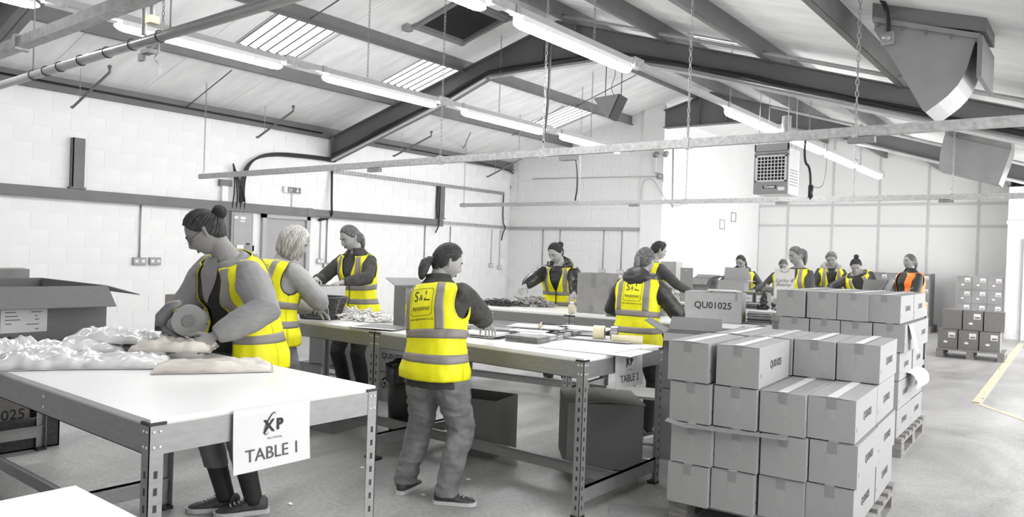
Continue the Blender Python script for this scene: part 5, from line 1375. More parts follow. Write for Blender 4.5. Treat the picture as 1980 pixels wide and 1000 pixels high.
    nrow = n2+1; vs = [p for r in rows for p in r]
    fs = [(j*nrow+i, ((j+1) % n1)*nrow+i, ((j+1) % n1)*nrow+i+1, j*nrow+i+1) for j in range(n1) for i in range(n2)]
    hb.add(vs, fs, None, True)
    rg = random.Random(int(abs(loc[0]*977)))
    TP = {'pony': (0, -0.88, 0.42), 'low': (0, -0.93, -0.26), 'thin': (0, -0.97, -0.02), 'bun': (0, -0.90, 0.40), 'topbun': (0, -0.38, 0.92)}.get(hair)
    if TP:
        tp = Vector(TP).normalized()
        for i in range(150 if vox < 0.012 else 80):
            ad = rg.uniform(0, 180); az = math.radians(ad)*(1 if i % 2 else -1); e0 = math.radians(float(np.interp(ad, ha, he))+rg.uniform(0, 6 if i % 3 else 40))
            d0 = Vector((math.cos(e0)*math.sin(az), math.cos(e0)*math.cos(az), math.sin(e0)))
            if d0.angle(tp) > 2.7: continue
            pts = []
            for t in range(8):
                d = d0.slerp(tp, t/7*0.97); pts.append(MH @ head_pt(d, 0.0085+0.004*math.sin(PI*t/7)+rg.uniform(-0.0006, 0.0006)))
            hb.tube(pts, [0.0015*hs]+[0.0034*hs]*6+[0.002*hs], 5)
    def strands(path, r0, n, spread, rr):
        for i in range(n):
            a = rg.uniform(0, 2*PI); q = rg.uniform(0.3, 1)*spread; ph = rg.uniform(0, 6)
            pts = []
            for j, p in enumerate(path):
                f = (0.45, 1.0, 1.0, 0.9, 0.55, 0.3)[min(5, j)]
                pts.append(HP(p[0]+q*f*math.cos(a+0.3*j), p[1]+q*f*math.sin(a+0.3*j)*0.8, p[2]+0.004*math.sin(ph+j)))
            hb.tube(chaikin(pts, 1), [rr*hs*(1-0.6*jj/(2*len(pts))) for jj in range(len(chaikin(pts, 1)))], 5)
    if hair == 'pony':      # high/middle pony tail
        path = [(0, -0.085, 0.045), (0, -0.112, 0.050), (0, -0.138, 0.02), (0, -0.140, -0.04), (0, -0.125, -0.10), (0, -0.115, -0.15)]
        hb.tube([HP(*p) for p in path], [0.020*hs, 0.026*hs, 0.036*hs, 0.036*hs, 0.028*hs, 0.008*hs], 12); strands(path, 0, 40, 0.034, 0.006)
        MB().tube([HP(0.016*math.cos(a), -0.103, 0.049+0.016*math.sin(a)) for a in [2*PI*i/12 for i in range(13)]], 0.005*hs, 6, blackp, caps=False).build('hair_tie', parent=R)
    if hair == 'low':       # low bushy pony tail
        path = [(-0.0, -0.085, -0.03), (0, -0.112, -0.038), (0, -0.132, -0.065), (0, -0.130, -0.105), (0, -0.122, -0.145), (0, -0.118, -0.17)]
        hb.tube([HP(*p) for p in path], [0.024*hs, 0.030*hs, 0.036*hs, 0.034*hs, 0.026*hs, 0.012*hs], 14); strands(path, 0, 40, 0.034, 0.0055)
        MB().tube([HP(0.026*math.cos(a), -0.104, -0.034+0.026*math.sin(a)) for a in [2*PI*i/12 for i in range(13)]], 0.006*hs, 6, blackp, caps=False).build('hair_tie', parent=R)
    if hair == 'thin':      # sleek low tail
        path = [(0, -0.09, 0.0), (0, -0.105, -0.005), (0, -0.115, -0.03), (0, -0.112, -0.07), (0, -0.10, -0.11), (0, -0.095, -0.14)]
        hb.tube([HP(*p) for p in path], [0.018*hs, 0.022*hs, 0.027*hs, 0.027*hs, 0.024*hs, 0.012*hs], 12); strands(path, 0, 28, 0.024, 0.005)
        MB().tube([HP(0.018*math.cos(a), -0.103, -0.002+0.018*math.sin(a)) for a in [2*PI*i/12 for i in range(13)]], 0.005*hs, 6, blackp, caps=False).build('hair_tie', parent=R)
    if hair in ('bun', 'topbun'):
        bc = (0, -0.118, 0.045) if hair == 'bun' else (0, -0.055, 0.135)
        bb = MB(); bb.ball((0, 0, 0), 0.034*hs, n=16, k=12, M=Matrix.Translation(HP(*bc)))
        for i in range(26):
            ax_ = Vector((rg.uniform(-1, 1), rg.uniform(-1, 1), rg.uniform(-1, 1))).normalized(); o2 = ax_.orthogonal().normalized(); o3 = ax_.cross(o2); a0 = rg.uniform(0, 6)
            bb.tube([HP(*bc)+(o2*math.cos(a0+t*0.5)+o3*math.sin(a0+t*0.5))*0.034*hs for t in range(8)], 0.005*hs, 5)
        bb.build('hair_bun', HD if hm is not HG else hm, R)
        mid = Vector(bc)*0.80
        MB().tube([HP(*(mid+Vector((0.022*math.cos(a), 0.008 if hair == 'bun' else 0.022*math.sin(a), 0.022*math.sin(a) if hair == 'bun' else 0)))) for a in [2*PI*i/12 for i in range(13)]], 0.007*hs, 6, MATS.get('scrunchie') or mat('scrunchie', 0.3, 0.8), caps=False).build('hair_tie', parent=R)
    if hair == 'bob':
        for i in range(230):
            az = rg.uniform(math.radians(42), math.radians(318)); el = math.radians(rg.uniform(20, 75))
            pts = []; d0 = (math.cos(el)*math.sin(az), math.cos(el)*math.cos(az), math.sin(el)); ln = rg.uniform(0.85, 1.0)
            for t in range(6):
                e2 = el+(math.radians(-38)-el)*t/5*ln; of = 0.017+0.012*(t/5)+rg.uniform(-0.003, 0.003)
                p = head_pt((math.cos(e2)*math.sin(az), math.cos(e2)*math.cos(az), math.sin(e2)), of)
                if t == 5: p.z -= 0.03*ln; p.y += 0.006
                pts.append(MH @ p)
            hb.tube(chaikin(pts, 1), 0.0042*hs, 5)
    hb.build('hair', hm, R)
    R['_b'] = 0; del R['_b']
    return R, B, WR, EL, MH

def knit(nm, v, var=0.15, st=(1, 1, 30)): return mat(nm, v, 0.85, var=var, scale=14, stretch=st, bump=0.35, bscale=16)
denim = mat('denim_grey', (0.19, 0.19, 0.195), 0.85, var=0.40, scale=7, bump=0.12, bscale=90)
blk = mat('jacket_black', 0.017, 0.6, var=0.2, scale=12, bump=0.1, bscale=20)
puff = mat('puffer_black', 0.014, 0.35, var=0.2, scale=12, bump=0.5, bscale=16, stretch=(1, 1, 3))
slate = mat('fleece_dark_grey', (0.045, 0.044, 0.042), 0.9, var=0.25, scale=20, bump=0.15, bscale=60)

# 1: woman at TABLE 1 with the tape gun
P1 = person('woman with dark bun, glasses, open yellow vest and grey cardigan holding a tape gun', (-3.76, 2.37), math.radians(190), H=1.70, w=1.05, lean=27, twist=-12, hp=38, hy=-50, hr=0,
       bust=0.035, belly=0.02, wl=(-3.40, 2.00, 1.02), wrt=(-3.80, 1.98, 1.0), lhint=(-1.0, -0.25, -0.25), rhint=(0.8, -0.2, -0.7), lcurl=48, rcurl=40, lpalm=(0.9, 0.2, -0.4), rpalm=(-0.6, 0.2, -0.5),
       top=knit('cardigan', 0.27), top_off=0.018, hem=-0.02, bottoms=mat('trousers_mid', 0.13, 0.85, var=0.2), hair='bun', hm=hairmat('hair_brown', 0.05), vest='open', vox=0.009, wr=0.006, glasses=1, vest_hem=-0.11, vest_flare=0.03,
       sleeve_r=1.28, feet=((-0.14, 0.01), (0.02, 0.06)), toe=(-40, -50), crop=True, tail=blk, hip=(-0.03, 0), skin=skin_d, inner=mat('ribbed_top', 0.022, 0.9, var=0.3, scale=40, stretch=(1, 1, 0.1)))
# 2: blonde woman, back turned
P2 = person('blonde woman in yellow vest and pale sweatshirt, back turned, beside the wicker basket', (-4.64, 3.16), math.radians(-8), H=1.62, w=1.08, lean=12, hp=28, hy=-38,
       wrt=(-4.60, 3.56, 1.04), lh=(-0.14, 0.40, 1.0), rhint=(1.0, -0.1, -0.35), top=mat('sweatshirt_pale', 0.33, 0.9, var=0.08, bump=0.1), top_off=0.02, sleeve_r=1.2, bottoms=denim, hair='bob', hm=HL,
       vest='closed', logo=True, vox=0.010, wr=0.008, vest_hem=-0.10, bind=BIND)
# 3: fair woman facing the camera
P3 = person('fair-haired woman in dark zip jacket and yellow vest working over a carton', (-5.72, 4.86), math.radians(192), H=1.69, w=0.98, lean=9, hp=26, hy=-22, hr=0,
       wrt=(-5.78, 4.40, 1.17), wl=(-5.42, 4.42, 1.16), lhint=(-1, -0.3, -0.5), rhint=(0.8, -0.2, -0.6), top=slate, top_off=0.016, collar='stand', hair='thin', hm=hairmat('hair_fair', 0.13), bottoms=mat('trousers_black', 0.012, 0.9, var=0.1), vest='closed', neckline=0.20, vox=0.010, wr=0.007)
# 4: woman from behind, printed vest
P4 = person('woman from behind in yellow printed vest, grey jeans and trainers at TABLE 2', (-3.07, 3.17), math.radians(2), H=1.52, w=1.04, lean=10, hp=22, hy=-30, side=-9, hip=(0.055, -0.02),
       wrt=(-3.08, 3.74, 0.98), lh=(-0.20, 0.40, 1.0), rhint=(1.0, 0.0, -0.6), lhint=(-1.0, -0.2, -0.6), top=slate, top_off=0.020, sleeve_r=1.25, hem=-0.125, collar='stand', bottoms=denim, hair='low', hm=hairmat('hair_brown', 0.05),
       vest='closed', logo=True, vox=0.009, wr=0.014, leg_r=1.22, feet=((-0.23, 0.06), (0.10, 0.06)), toe=(14, -58), vest_hem=-0.075, vest_flare=0.008)
# 5: woman with black puffer hood facing
P5 = person('dark-haired woman with top knot, black hooded puffer jacket and yellow vest, facing the camera', (-4.92, 7.17), math.radians(196), H=1.62, w=1.05, lean=12, hp=30, hy=-20, hr=0,
       wrt=(-4.95, 6.35, 1.05), wl=(-4.36, 6.62, 0.98), rhint=(0.9, -0.2, -0.4), lhint=(-1, -0.3, -0.6), top=puff, top_off=0.026, sleeve_r=1.2, hair='bun', hm=HD, vest='closed', neckline=0.22, hood=True, bottoms=mat('leggings_grey', 0.09, 0.8, var=0.2), vox=0.011, wr=0.009, collar='none')
# 6: woman from behind with black hood down
P6 = person('woman from behind with dark quilted hood lying over her yellow printed vest', (-3.03, 5.55), math.radians(4), H=1.55, w=1.0, lean=8, hp=16, hy=-10,
       rh=(0.22, 0.34, 0.99), lh=(-0.22, 0.34, 0.99), rhint=(0.8, -0.5, -0.6), lhint=(-0.8, -0.5, -0.6), top=mat('puffer_slate', 0.03, 0.45, var=0.2, bump=0.4, bscale=12, stretch=(1, 1, 3)), top_off=0.024, sleeve_r=1.12, hair='thin', hm=hairmat('hair_fair', 0.13),
       vest='closed', logo=True, hood=True, vox=0.011, wr=0.008, vest_hem=-0.11)
# 7: man, back turned, reaching right
P7 = person('short-haired man in dark grey fleece and yellow vest, back turned, reaching right', (-4.60, 8.72), math.radians(-28), H=1.69, w=1.04, lean=8, hp=20, hy=-14, bust=0.0,
       rh=(0.26, 0.46, 1.06), lh=(-0.1, 0.42, 1.05), rhint=(0.8, -0.4, -0.6), top=mat('fleece_mid', 0.06, 0.9, var=0.2), hair='short', hm=HD, vest='closed', vox=0.013, wr=0.008)
# 8: woman with glasses
P8 = person('woman with glasses, black hooded top and yellow vest behind an open grey carton', (-4.86, 12.5), math.radians(208), H=1.58, w=1.12, lean=10, hp=24, hy=-34,
       rh=(0.26, 0.40, 1.02), lh=(-0.16, 0.40, 1.0), rhint=(1, -0.2, -0.4), lhint=(-1, -0.2, -0.4), top=blk, top_off=0.026, hair='low', hm=HD, vest='closed', neckline=0.15, vox=0.014, glasses=2, hood=True, skin=skin_d)
# 9: person half hidden
P9 = person('person in yellow vest almost hidden behind the woman with the high pony tail', (-4.72, 14.15), math.radians(205), H=1.56, lean=14, hp=34, hy=-10, rh=(0.30, 0.3, 1.05), top=mat('fleece_mid', 0.06, 0.9), hair='thin', hm=HM, vest='closed', neckline=0.2, vox=0.016, skin=skin_d)
# 10: high pony tail
P10 = person('woman with long high pony tail, grey T-shirt and yellow vest, in profile', (-3.16, 10.15), math.radians(160), H=1.68, w=0.95, lean=5, hp=14, hy=-14,
       rh=(0.14, 0.36, 1.02), lh=(-0.16, 0.34, 1.0), top=mat('tshirt_grey', 0.055, 0.9, var=0.1), top_off=0.010, hair='pony', hm=hairmat('hair_auburn', 0.12), vest='closed', neckline=0.15, vox=0.013, skin=skin_d)
# 11: smiling man
P11 = person('smiling young man with short hair, grey hood and yellow vest, looking down', (-3.54, 12.95), math.radians(200), H=1.70, lean=12, hp=30, hy=-8, bust=0.0, rh=(0.2, 0.4, 1.0), lh=(-0.2, 0.4, 1.0),
       top=blk, hair='short', hm=hairmat('hair_light_brown', 0.13), vest='closed', neckline=0.12, vox=0.014, smile=True, hood=mat('hood_grey', 0.25, 0.9), skin=skin_d)
# 12: woman with top knot bending left
P12 = person('laughing woman with dark top knot, black jacket and yellow vest, bending down', (-2.95, 12.62), math.radians(192), H=1.66, w=1.05, lean=30, side=18, hp=38, hy=4, hr=0, rh=(0.42, 0.30, 0.96), lh=(-0.14, 0.42, 1.0), rhint=(0.9, -0.3, 0.1),
       top=blk, top_off=0.024, hair='topbun', hm=HD, vest='closed', neckline=0.12, vox=0.013, smile=True, hip=(0, -0.12), skin=skin_d)
# 13: woman in orange vest
P13 = person('woman with tied-back hair in orange vest over black jacket, in profile', (-2.44, 13.45), math.radians(132), H=1.66, w=1.18, lean=2, hp=2, hy=6, rh=(0.14, 0.30, 0.95), lh=(-0.16, 0.28, 0.92), lhint=(-0.6, -0.8, -0.5),
       top=blk, top_off=0.026, sleeve_r=1.15, collar='stand', hair='thin', hm=HG, vest='open', vm=ORA, vox=0.012, belly=0.02, bind=ORA, skin=skin_d)
# ================================================================= THINGS ON AND UNDER THE TABLES
TH = 0.902
# ---- clear bags of folded garments on TABLE 1
bag_m = mat('clear_bag', 0.68, 0.18, var=0.16, scale=7, bump=0.5, bscale=14, spec=0.7)
gar_m = mat('garment_tan', (0.60, 0.56, 0.51), 0.5, var=0.15, scale=10, bump=0.4, bscale=14)
def garment_bag(label, loc, rz, L, W, Hh, m, seed):
    mb = MB(); n = 30; k = 22; top = []; bot = []
    for i in range(n+1):
        for j in range(k+1):
            u, v = 2*i/n-1, 2*j/k-1
            sx = (1-abs(u)**3.5); sy = (1-abs(v)**3.5)
            e = max(0, sx*sy)**0.42
            nz = noise.noise((u*2.6+seed, v*2.6, seed)); n2 = noise.noise((u*7+seed, v*5, 2*seed)); n3 = abs(noise.noise((u*4-v*5, v*3+seed, seed)))
            x = u*L/2*(1+0.05*noise.noise((v*3, seed, 0))); y = v*W/2*(1+0.07*noise.noise((u*3, seed, 4)))
            top.append((x, y, max(0.004, e*Hh*(0.78+0.35*nz+0.22*n2-0.35*n3)+0.004))); bot.append((x, y, 0.001))
    o = len(top); q = k+1; fs = []
    for i in range(n):
        for j in range(k):
            a = i*q+j; fs.append((a, a+q, a+q+1, a+1)); fs.append((o+a, o+a+1, o+a+q+1, o+a+q))
    rim = [i*q for i in range(n+1)] + [n*q+j for j in range(1, k+1)] + [i*q+k for i in range(n-1, -1, -1)] + [j for j in range(k-1, 0, -1)]
    for a, b in zip(rim, rim[1:]+rim[:1]): fs.append((a, o+a, o+b, b)[::-1])
    mb.add(top+bot, fs, m, True)
    o = mb.build('garment_bag', loc=loc, rz=rz); return tag(o, label, 'bag', 'bagged garments on the nearest table')
gb_ = [((95, 694), 20, 0.44, 0.30, 0.075, bag_m, 'clear bag of folded garments nearest the left picture edge on the front table'),
       ((242, 694), 12, 0.36, 0.26, 0.06, bag_m, 'puffy clear bag in the middle of the front table row of bags'),
       ((415, 702), 18, 0.50, 0.24, 0.05, gar_m, 'long flat bag with tan garment nearest the woman with the tape gun'),
       ((20, 676), 60, 0.32, 0.30, 0.09, bag_m, 'crumpled clear bag at the left edge in front of the open carton'),
       ((150, 670), 35, 0.40, 0.26, 0.07, bag_m, 'clear bag lying against the foot of the big open carton'),
       ((215, 664), 5, 0.36, 0.30, 0.07, bag_m, 'clear bag right of the open carton, behind the puffy bag'),
       ((300, 655), 30, 0.34, 0.26, 0.08, bag_m, 'clear bag farthest back, just left of the tape gun'),
       ((340, 682), 8, 0.36, 0.24, 0.06, gar_m, 'clear bag with tan garment under the tape gun')]
for i, (p, r, L, W, Hh, m, lab) in enumerate(gb_):
    q = onZ(p[0], p[1], 0.93); garment_bag(lab, (q.x, q.y, TH + (0.045 if i in (5, 7) else 0)), math.radians(r+40), L, W, Hh, m, 1.7*i+0.3)
# ---- tape gun held by the woman
g = thing('tape_gun', 'grey hand-held tape dispenser gun with a big roll, held by the woman in the cardigan', 'tape gun', (-3.56, 1.93, 1.085))
tg = mat('tape_gun_grey', 0.16, 0.45, var=0.06)
cdir = Vector((0.85, -0.52, 0)).normalized(); rt = Vector((0.785, 0.618, 0)).normalized(); upv = Vector((0, 0, 1))
def GP(a, b, c=0): return rt*a+upv*b+cdir*c
def disc(c, r, t, m, nm, n=28, parent=g):
    MB().tube([c-cdir*t/2, c+cdir*t/2], r, n, m, smooth=False).build(nm, parent=parent)
disc(GP(0.02, 0.0), 0.078, 0.052, mat('tape_roll_side', 0.24, 0.5, var=0.05), 'tape_roll')
disc(GP(0.02, 0.0, 0.030), 0.030, 0.006, tg, 'hub')
MB().tube([GP(-0.02, 0.075, 0), GP(-0.07, 0.06, 0), GP(-0.115, 0.01, 0), GP(-0.12, -0.03, 0)], [0.028, 0.035, 0.034, 0.026], 8, tg).build('gun_body', parent=g)
MB().tube([GP(-0.12, -0.03, 0), GP(-0.05, -0.075, 0), GP(0.05, -0.12, 0)], [0.018, 0.016, 0.014], 8, tg).build('lower_frame', parent=g)
MB().tube([GP(0.03, -0.085, 0), GP(0.075, -0.13, 0), GP(0.125, -0.155, 0)], [0.017, 0.018, 0.015], 10, tg).build('handle', parent=g)
MB().cbox((0, 0, 0), (0.03, 0.05, 0.035), blackp, M=frame(GP(-0.125, -0.03), rt, upv)).build('blade_guard', parent=g)
MB().ball(GP(-0.04, 0.05, 0.03), (0.02, 0.02, 0.014), mat('roller', (0.2, 0.2, 0.1), 0.4), 10, 6).build('roller', parent=g)
# ---- T2b: wicker basket
bp = onZ(619, 616, TH); bk = thing('wicker_basket', 'dark wicker basket at the end of the table beside the blonde woman', 'basket', (bp.x, bp.y, TH), math.radians(25))
wk = mat('wicker', 0.045, 0.6, var=0.5, scale=40)
def bpt(a, z):
    w0, d0 = (0.135+0.05*z/0.17), (0.10+0.04*z/0.17); ca, sa = math.cos(a), math.sin(a); n = 2/5
    return Vector((w0*math.copysign(abs(ca)**n, ca), d0*math.copysign(abs(sa)**n, sa), z))
NS = 44
st_ = MB()
for i in range(NS): st_.tube([bpt(2*PI*i/NS, z) for z in (0.0, 0.06, 0.12, 0.17)], 0.0035, 5)
st_.build('stake', wk, bk)['kind'] = 'stuff'
wv = MB()
for r in range(13):
    z = 0.008+r*0.0128; wv.tube([bpt(2*PI*i/(NS*2), z)*(1+(0.018 if (i+r) % 2 else -0.018)) + Vector((0, 0, z-z*(1+(0.018 if (i+r) % 2 else -0.018)))) for i in range(NS*2+1)], 0.0048, 5, caps=False)
wv.build('weaver', wk, bk)['kind'] = 'stuff'
MB().tube([bpt(2*PI*i/48, 0.172) for i in range(49)], 0.010, 8, wk, caps=False).build('rim', parent=bk)
MB().prism([tuple(bpt(2*PI*i/32, 0)[:2]) for i in range(32)], 'z', 0.0, 0.006, wk).build('base', parent=bk)
# heaps
def heap(label, c, rx, ry, h, n, m, cat, seed, r=0.008, ln=0.10, name='ribbon_heap'):
    rg_ = random.Random(seed); mb = MB()
    for i in range(n):
        a = rg_.uniform(0, 2*PI); q = math.sqrt(rg_.uniform(0, 1)); x, y = rx*q*math.cos(a), ry*q*math.sin(a); zt = h*(1-q*q)
        z = rg_.uniform(0.3, 1)*zt+r; b = rg_.uniform(0, 6.3); pts = [(x, y, z)]
        for k in range(4):
            b += rg_.uniform(-1.2, 1.2); p = pts[-1]; nx, ny = p[0]+ln/4*math.cos(b), p[1]+ln/4*math.sin(b)
            pts.append((nx, ny, max(r*0.8, p[2]+rg_.uniform(-0.015, 0.015))))
        mb.tube(chaikin(pts, 1), r*rg_.uniform(0.7, 1.2), 6)
    o = mb.build(name, m, loc=c); tag(o, label, cat); o['kind'] = 'stuff'; return o
white_r = mat('white_ribbon', (0.66, 0.65, 0.63), 0.7, var=0.25, scale=30)
p = onZ(690, 617, TH); heap('heap of crumpled white ribbon on the table in front of the dark-jacket woman', (p.x, p.y, TH), 0.34, 0.13, 0.06, 240, white_r, 'ribbon', 1)
p = onZ(1030, 591, TH); heap('heap of pale twisted ribbon beside the hands of the hooded woman', (p.x, p.y, TH), 0.26, 0.14, 0.10, 230, mat('grey_ribbon', (0.42, 0.41, 0.39), 0.7, var=0.5, scale=25), 'ribbon', 2)
p = onZ(965, 590, TH); heap('low heap of black twigs on the table left of the pale ribbon', (p.x, p.y, TH), 0.22, 0.12, 0.05, 130, mat('black_twig', 0.03, 0.6, var=0.5), 'twigs', 3, r=0.005, ln=0.16, name='twig_heap')
# ---- cartons on and around T2b
def px_carton(name, label, x, y, z, rz, size, **kw):
    p = onZ(x, y, z); return carton(name, label, (p.x, p.y, z), math.radians(rz), size, **kw)
p = onZ(664, 612, TH)
open_box('open_carton', 'pale open carton under the hands of the woman in the dark jacket', (-5.42, 4.12, TH), math.radians(6), (0.42, 0.30, 0.235), {'left': (175, 0.10), 'right': (175, 0.10)}, m=mat('cardboard_pale', 0.40, 0.75, var=0.04, scale=20))
# tall open carton beside the woman in the printed vest, its flap folded over
o = open_box('open_carton', 'tall narrow grey carton with one flap folded out, left of the printed-vest woman', (-4.02, 3.98, TH), math.radians(-12), (0.16, 0.30, 0.30), {'left': (72, 0.16), 'right': (85, 0.1)}, m=mat('cardboard_dark2', 0.20, 0.8, var=0.06))
# flat printed cards
sleeve_w = mat('sleeve_white', 0.62, 0.5, var=0.1, scale=12); sleeve_g = mat('sleeve_grey', 0.22, 0.5, var=0.25, scale=14); sleeve_d = mat('sleeve_dark', 0.05, 0.45, var=0.3)
def card_stack(label, c, rz, L, W, n, mats, seed, jitter=0.012, t=0.0028, name='card_stack', cat='cards'):
    rg_ = random.Random(seed); R_ = thing(name, label, cat, c, math.radians(rz))
    for i in range(n):
        a = rg_.uniform(-0.06, 0.06) if i else 0; dx, dy = rg_.uniform(-jitter, jitter), rg_.uniform(-jitter, jitter)
        MB().box((-L/2, -W/2, 0), (L/2, W/2, t*0.9), mats[rg_.randrange(len(mats))]).build('card', parent=R_, loc=(dx, dy, i*t+0.0005), rz=a)
    return R_
def pc(x, y, z=TH): q = onZ(x, y, z); return (q.x, q.y, z)
card_stack('fan of thin dark cards at the joint of the two tables', pc(735, 634), 20, 0.34, 0.24, 5, [sleeve_g, sleeve_w, sleeve_d], 1, 0.05)
card_stack('flat stack of grey card sleeves by the elbow of the printed-vest woman', pc(935, 650), 12, 0.30, 0.22, 9, [sleeve_g, sleeve_w, sleeve_g, sleeve_d], 2, 0.02)
card_stack('small stack of cards beyond the elbow of the printed-vest woman', pc(915, 637), -20, 0.22, 0.16, 7, [sleeve_g, sleeve_w, sleeve_d], 3, 0.015)
card_stack('neat stack of white topped card sleeves, front left on TABLE 2', pc(1020, 660), 8, 0.24, 0.17, 14, [sleeve_g, sleeve_g, sleeve_g], 4, 0.004)
card_stack('thin white card lying on the neat stack', (pc(1022, 652)[0], pc(1022, 652)[1], TH+0.0405), 14, 0.24, 0.15, 2, [sleeve_w], 5, 0.006)
for i, (x, y, r) in enumerate([(1063, 657, 4), (1078, 655, 8), (1092, 653, 10), (1105, 651, 14)]):
    card_stack('bundle of standing card sleeves, %s from the neat stack' % ORD[i], pc(x, y), r, 0.085, 0.17, 14, [sleeve_g, sleeve_g, sleeve_w] if i != 3 else [sleeve_g], 6+i, 0.003)
card_stack('spread of white and grey printed sheets at the back of TABLE 2', pc(1050, 636), 18, 0.42, 0.26, 6, [sleeve_w, sleeve_w, sleeve_g], 12, 0.05)
card_stack('grey sheets with an oval mark at the back right of TABLE 2', pc(1125, 638), 10, 0.40, 0.24, 6, [sleeve_g, sleeve_w], 13, 0.04)
card_stack('dark sleeves fanned beside the tape rolls on TABLE 2', pc(1120, 650), 25, 0.22, 0.16, 7, [sleeve_d, sleeve_d, sleeve_g], 14, 0.02)
card_stack('small pale packets left of the neat stack on TABLE 2', pc(975, 646), 30, 0.18, 0.14, 9, [sleeve_w, sleeve_g], 15, 0.015, 0.004)
o = card_stack('large white sheet lying flat near the TABLE 2 sign', pc(1150, 676), 6, 0.62, 0.34, 2, [paper_m], 16, 0.01, 0.002, 'paper_sheet', 'paper')
o = card_stack('large pale board overhanging the back right corner of TABLE 2', (pc(1200, 652)[0]-0.02, 4.46, TH+0.003), 12, 0.50, 0.30, 2, [mat('board_pale', 0.5, 0.6)], 17, 0.01, 0.004, 'paper_sheet', 'paper')
# white ornament
p = pc(1043, 640); o = MB()
for i in range(5):
    a = 2*PI*i/5; o.tube([(0, 0, 0.03), (0.035*math.cos(a), 0.012, 0.03+0.035*math.sin(a+0.3))], [0.012, 0.003], 6)
tag(o.build('star_ornament', mat('cream', (0.62, 0.58, 0.46), 0.6), loc=(p[0], p[1], TH+0.004)), 'small cream star ornament among the sheets on TABLE 2', 'ornament')
# tape rolls
def tape_roll(label, c, axis, r, wd, m):
    ax_ = Vector(axis).normalized(); t = thing('tape_roll', label, 'tape', c)
    n = 28; u = ax_.orthogonal().normalized(); v = ax_.cross(u)
    def ring(rr, s): return [u*rr*math.cos(2*PI*i/n)+v*rr*math.sin(2*PI*i/n)+ax_*s for i in range(n)]
    mb = MB(); loft(mb, [ring(r*0.72, -wd/2), ring(r, -wd/2), ring(r, wd/2), ring(r*0.72, wd/2), ring(r*0.72, -wd/2)], m, cap=False, smooth=False); mb.build('tape_winding', parent=t)
    mb = MB(); loft(mb, [ring(r*0.66, -wd/2), ring(r*0.72, -wd/2), ring(r*0.72, wd/2), ring(r*0.66, wd/2), ring(r*0.66, -wd/2)], mat('core_card', 0.2, 0.8), cap=False, smooth=False); mb.build('core', parent=t)
    return t
cream = mat('cream_tape', (0.60, 0.55, 0.38), 0.4, var=0.05)
q = pc(1158, 658); tape_roll('cream tape roll standing on TABLE 2', (q[0], q[1], TH+0.05), (0.9, 0.4, 0), 0.050, 0.075, cream)
tape_roll('silver tape roll standing right of the cream one', (q[0]+0.085, q[1]+0.06, TH+0.05), (0.9, 0.4, 0), 0.050, 0.045, mat('silver_tape', 0.35, 0.2, metal=0.6))
q = pc(1212, 664); o = MB().tube([(-0.09, -0.05, 0), (0.09, 0.05, 0)], 0.026, 16, cream).build('paper_roll', loc=(q[0], q[1], TH+0.027)); tag(o, 'short cream paper roll lying near the right edge of TABLE 2', 'roll')
# ---- T3b and T3 row
RZ3 = 9
q = onZ(1147, 606, TH)
tb = open_box('open_carton', 'tall taped carton standing with its flap up on the row behind', (q.x-0.03, q.y+0.12, TH), math.radians(9), (0.34, 0.26, 0.40), {}, m=card_n)
MB().box((-0.02, -0.1315, 0.25), (0.03, -0.1305, 0.40), mat('tape_dark', 0.20)).build('tape_strip', parent=tb)
MB().box((-0.03, -0.1315, 0.0), (0.015, -0.1305, 0.08), mat('tape_dark', 0.20)).build('tape_strip', parent=tb)
ob = open_box('open_carton', 'low open carton with pale flaps beside the tall taped carton', (q.x+0.33, q.y+0.20, TH), math.radians(9), (0.24, 0.26, 0.27), {'back': (15, 0.15), 'right': (60, 0.12), 'front': (170, 0.05)}, m=mat('cardboard_mid', 0.31, 0.8, var=0.06))
q = pc(1105, 606); t = thing('glue_bottle', 'small cream bottle standing at the front of the row behind', 'bottle', q)
MB().tube([(0, 0, 0), (0, 0, 0.07), (0, 0, 0.085), (0, 0, 0.09)], [0.035, 0.035, 0.03, 0.016], 14, mat('cream', (0.62, 0.58, 0.46))).build('bottle_body', parent=t); MB().tube([(0, 0, 0.09), (0, 0, 0.115)], 0.02, 12, white_m).build('cap', parent=t)
q = pc(1192, 604); o = carton('gift_box', 'dark gift box with white script letter behind the hooded woman', (q[0]+0.02, q[1]+0.35, TH), math.radians(9), (0.26, 0.2, 0.24), m=mat('gift_dark', 0.06, 0.5), tape=False, front_tape=False)
text('L', 0.12, frame((0.02, -0.102, 0.13), (1, 0, 0), (0, 0, 1)), o, 'printed_text', paper_m, shear=0.4)
card_stack('shallow dark tray of cards beside the hooded woman in the printed vest', pc(1200, 612), 9, 0.22, 0.2, 12, [sleeve_d, sleeve_g], 21, 0.004, 0.004)
q = onZ(1372, 622, TH)
cq = carton('cardboard_box', 'long grey carton printed QU01025 standing across the row behind', (q.x+0.0, q.y+0.12, TH), math.radians(14), (0.52, 0.30, 0.275), code='y', code_size=0.085, front_tape=False, m=mat('cardboard_light', 0.36, 0.75, var=0.04, scale=20))
MB().box((0.20, -0.1505, 0.20), (0.215, -0.1495, 0.27), tape_m).build('tape_tab', parent=cq)
card_stack('papers lying on top of the long QU01025 carton', (q.x+0.08, q.y+0.14, TH+0.281), 20, 0.26, 0.18, 5, [sleeve_w], 22, 0.03)
card_stack('stack of sleeves right of the long QU01025 carton', (q.x+0.36, q.y+0.30, TH), 20, 0.2, 0.28, 16, [sleeve_g, sleeve_w, sleeve_d], 23, 0.01, 0.006)
card_stack('loose sheets and yellow tape on the right end of the row behind', pc(1400, 622), 10, 0.30, 0.2, 4, [sleeve_g, sleeve_w], 24, 0.06)
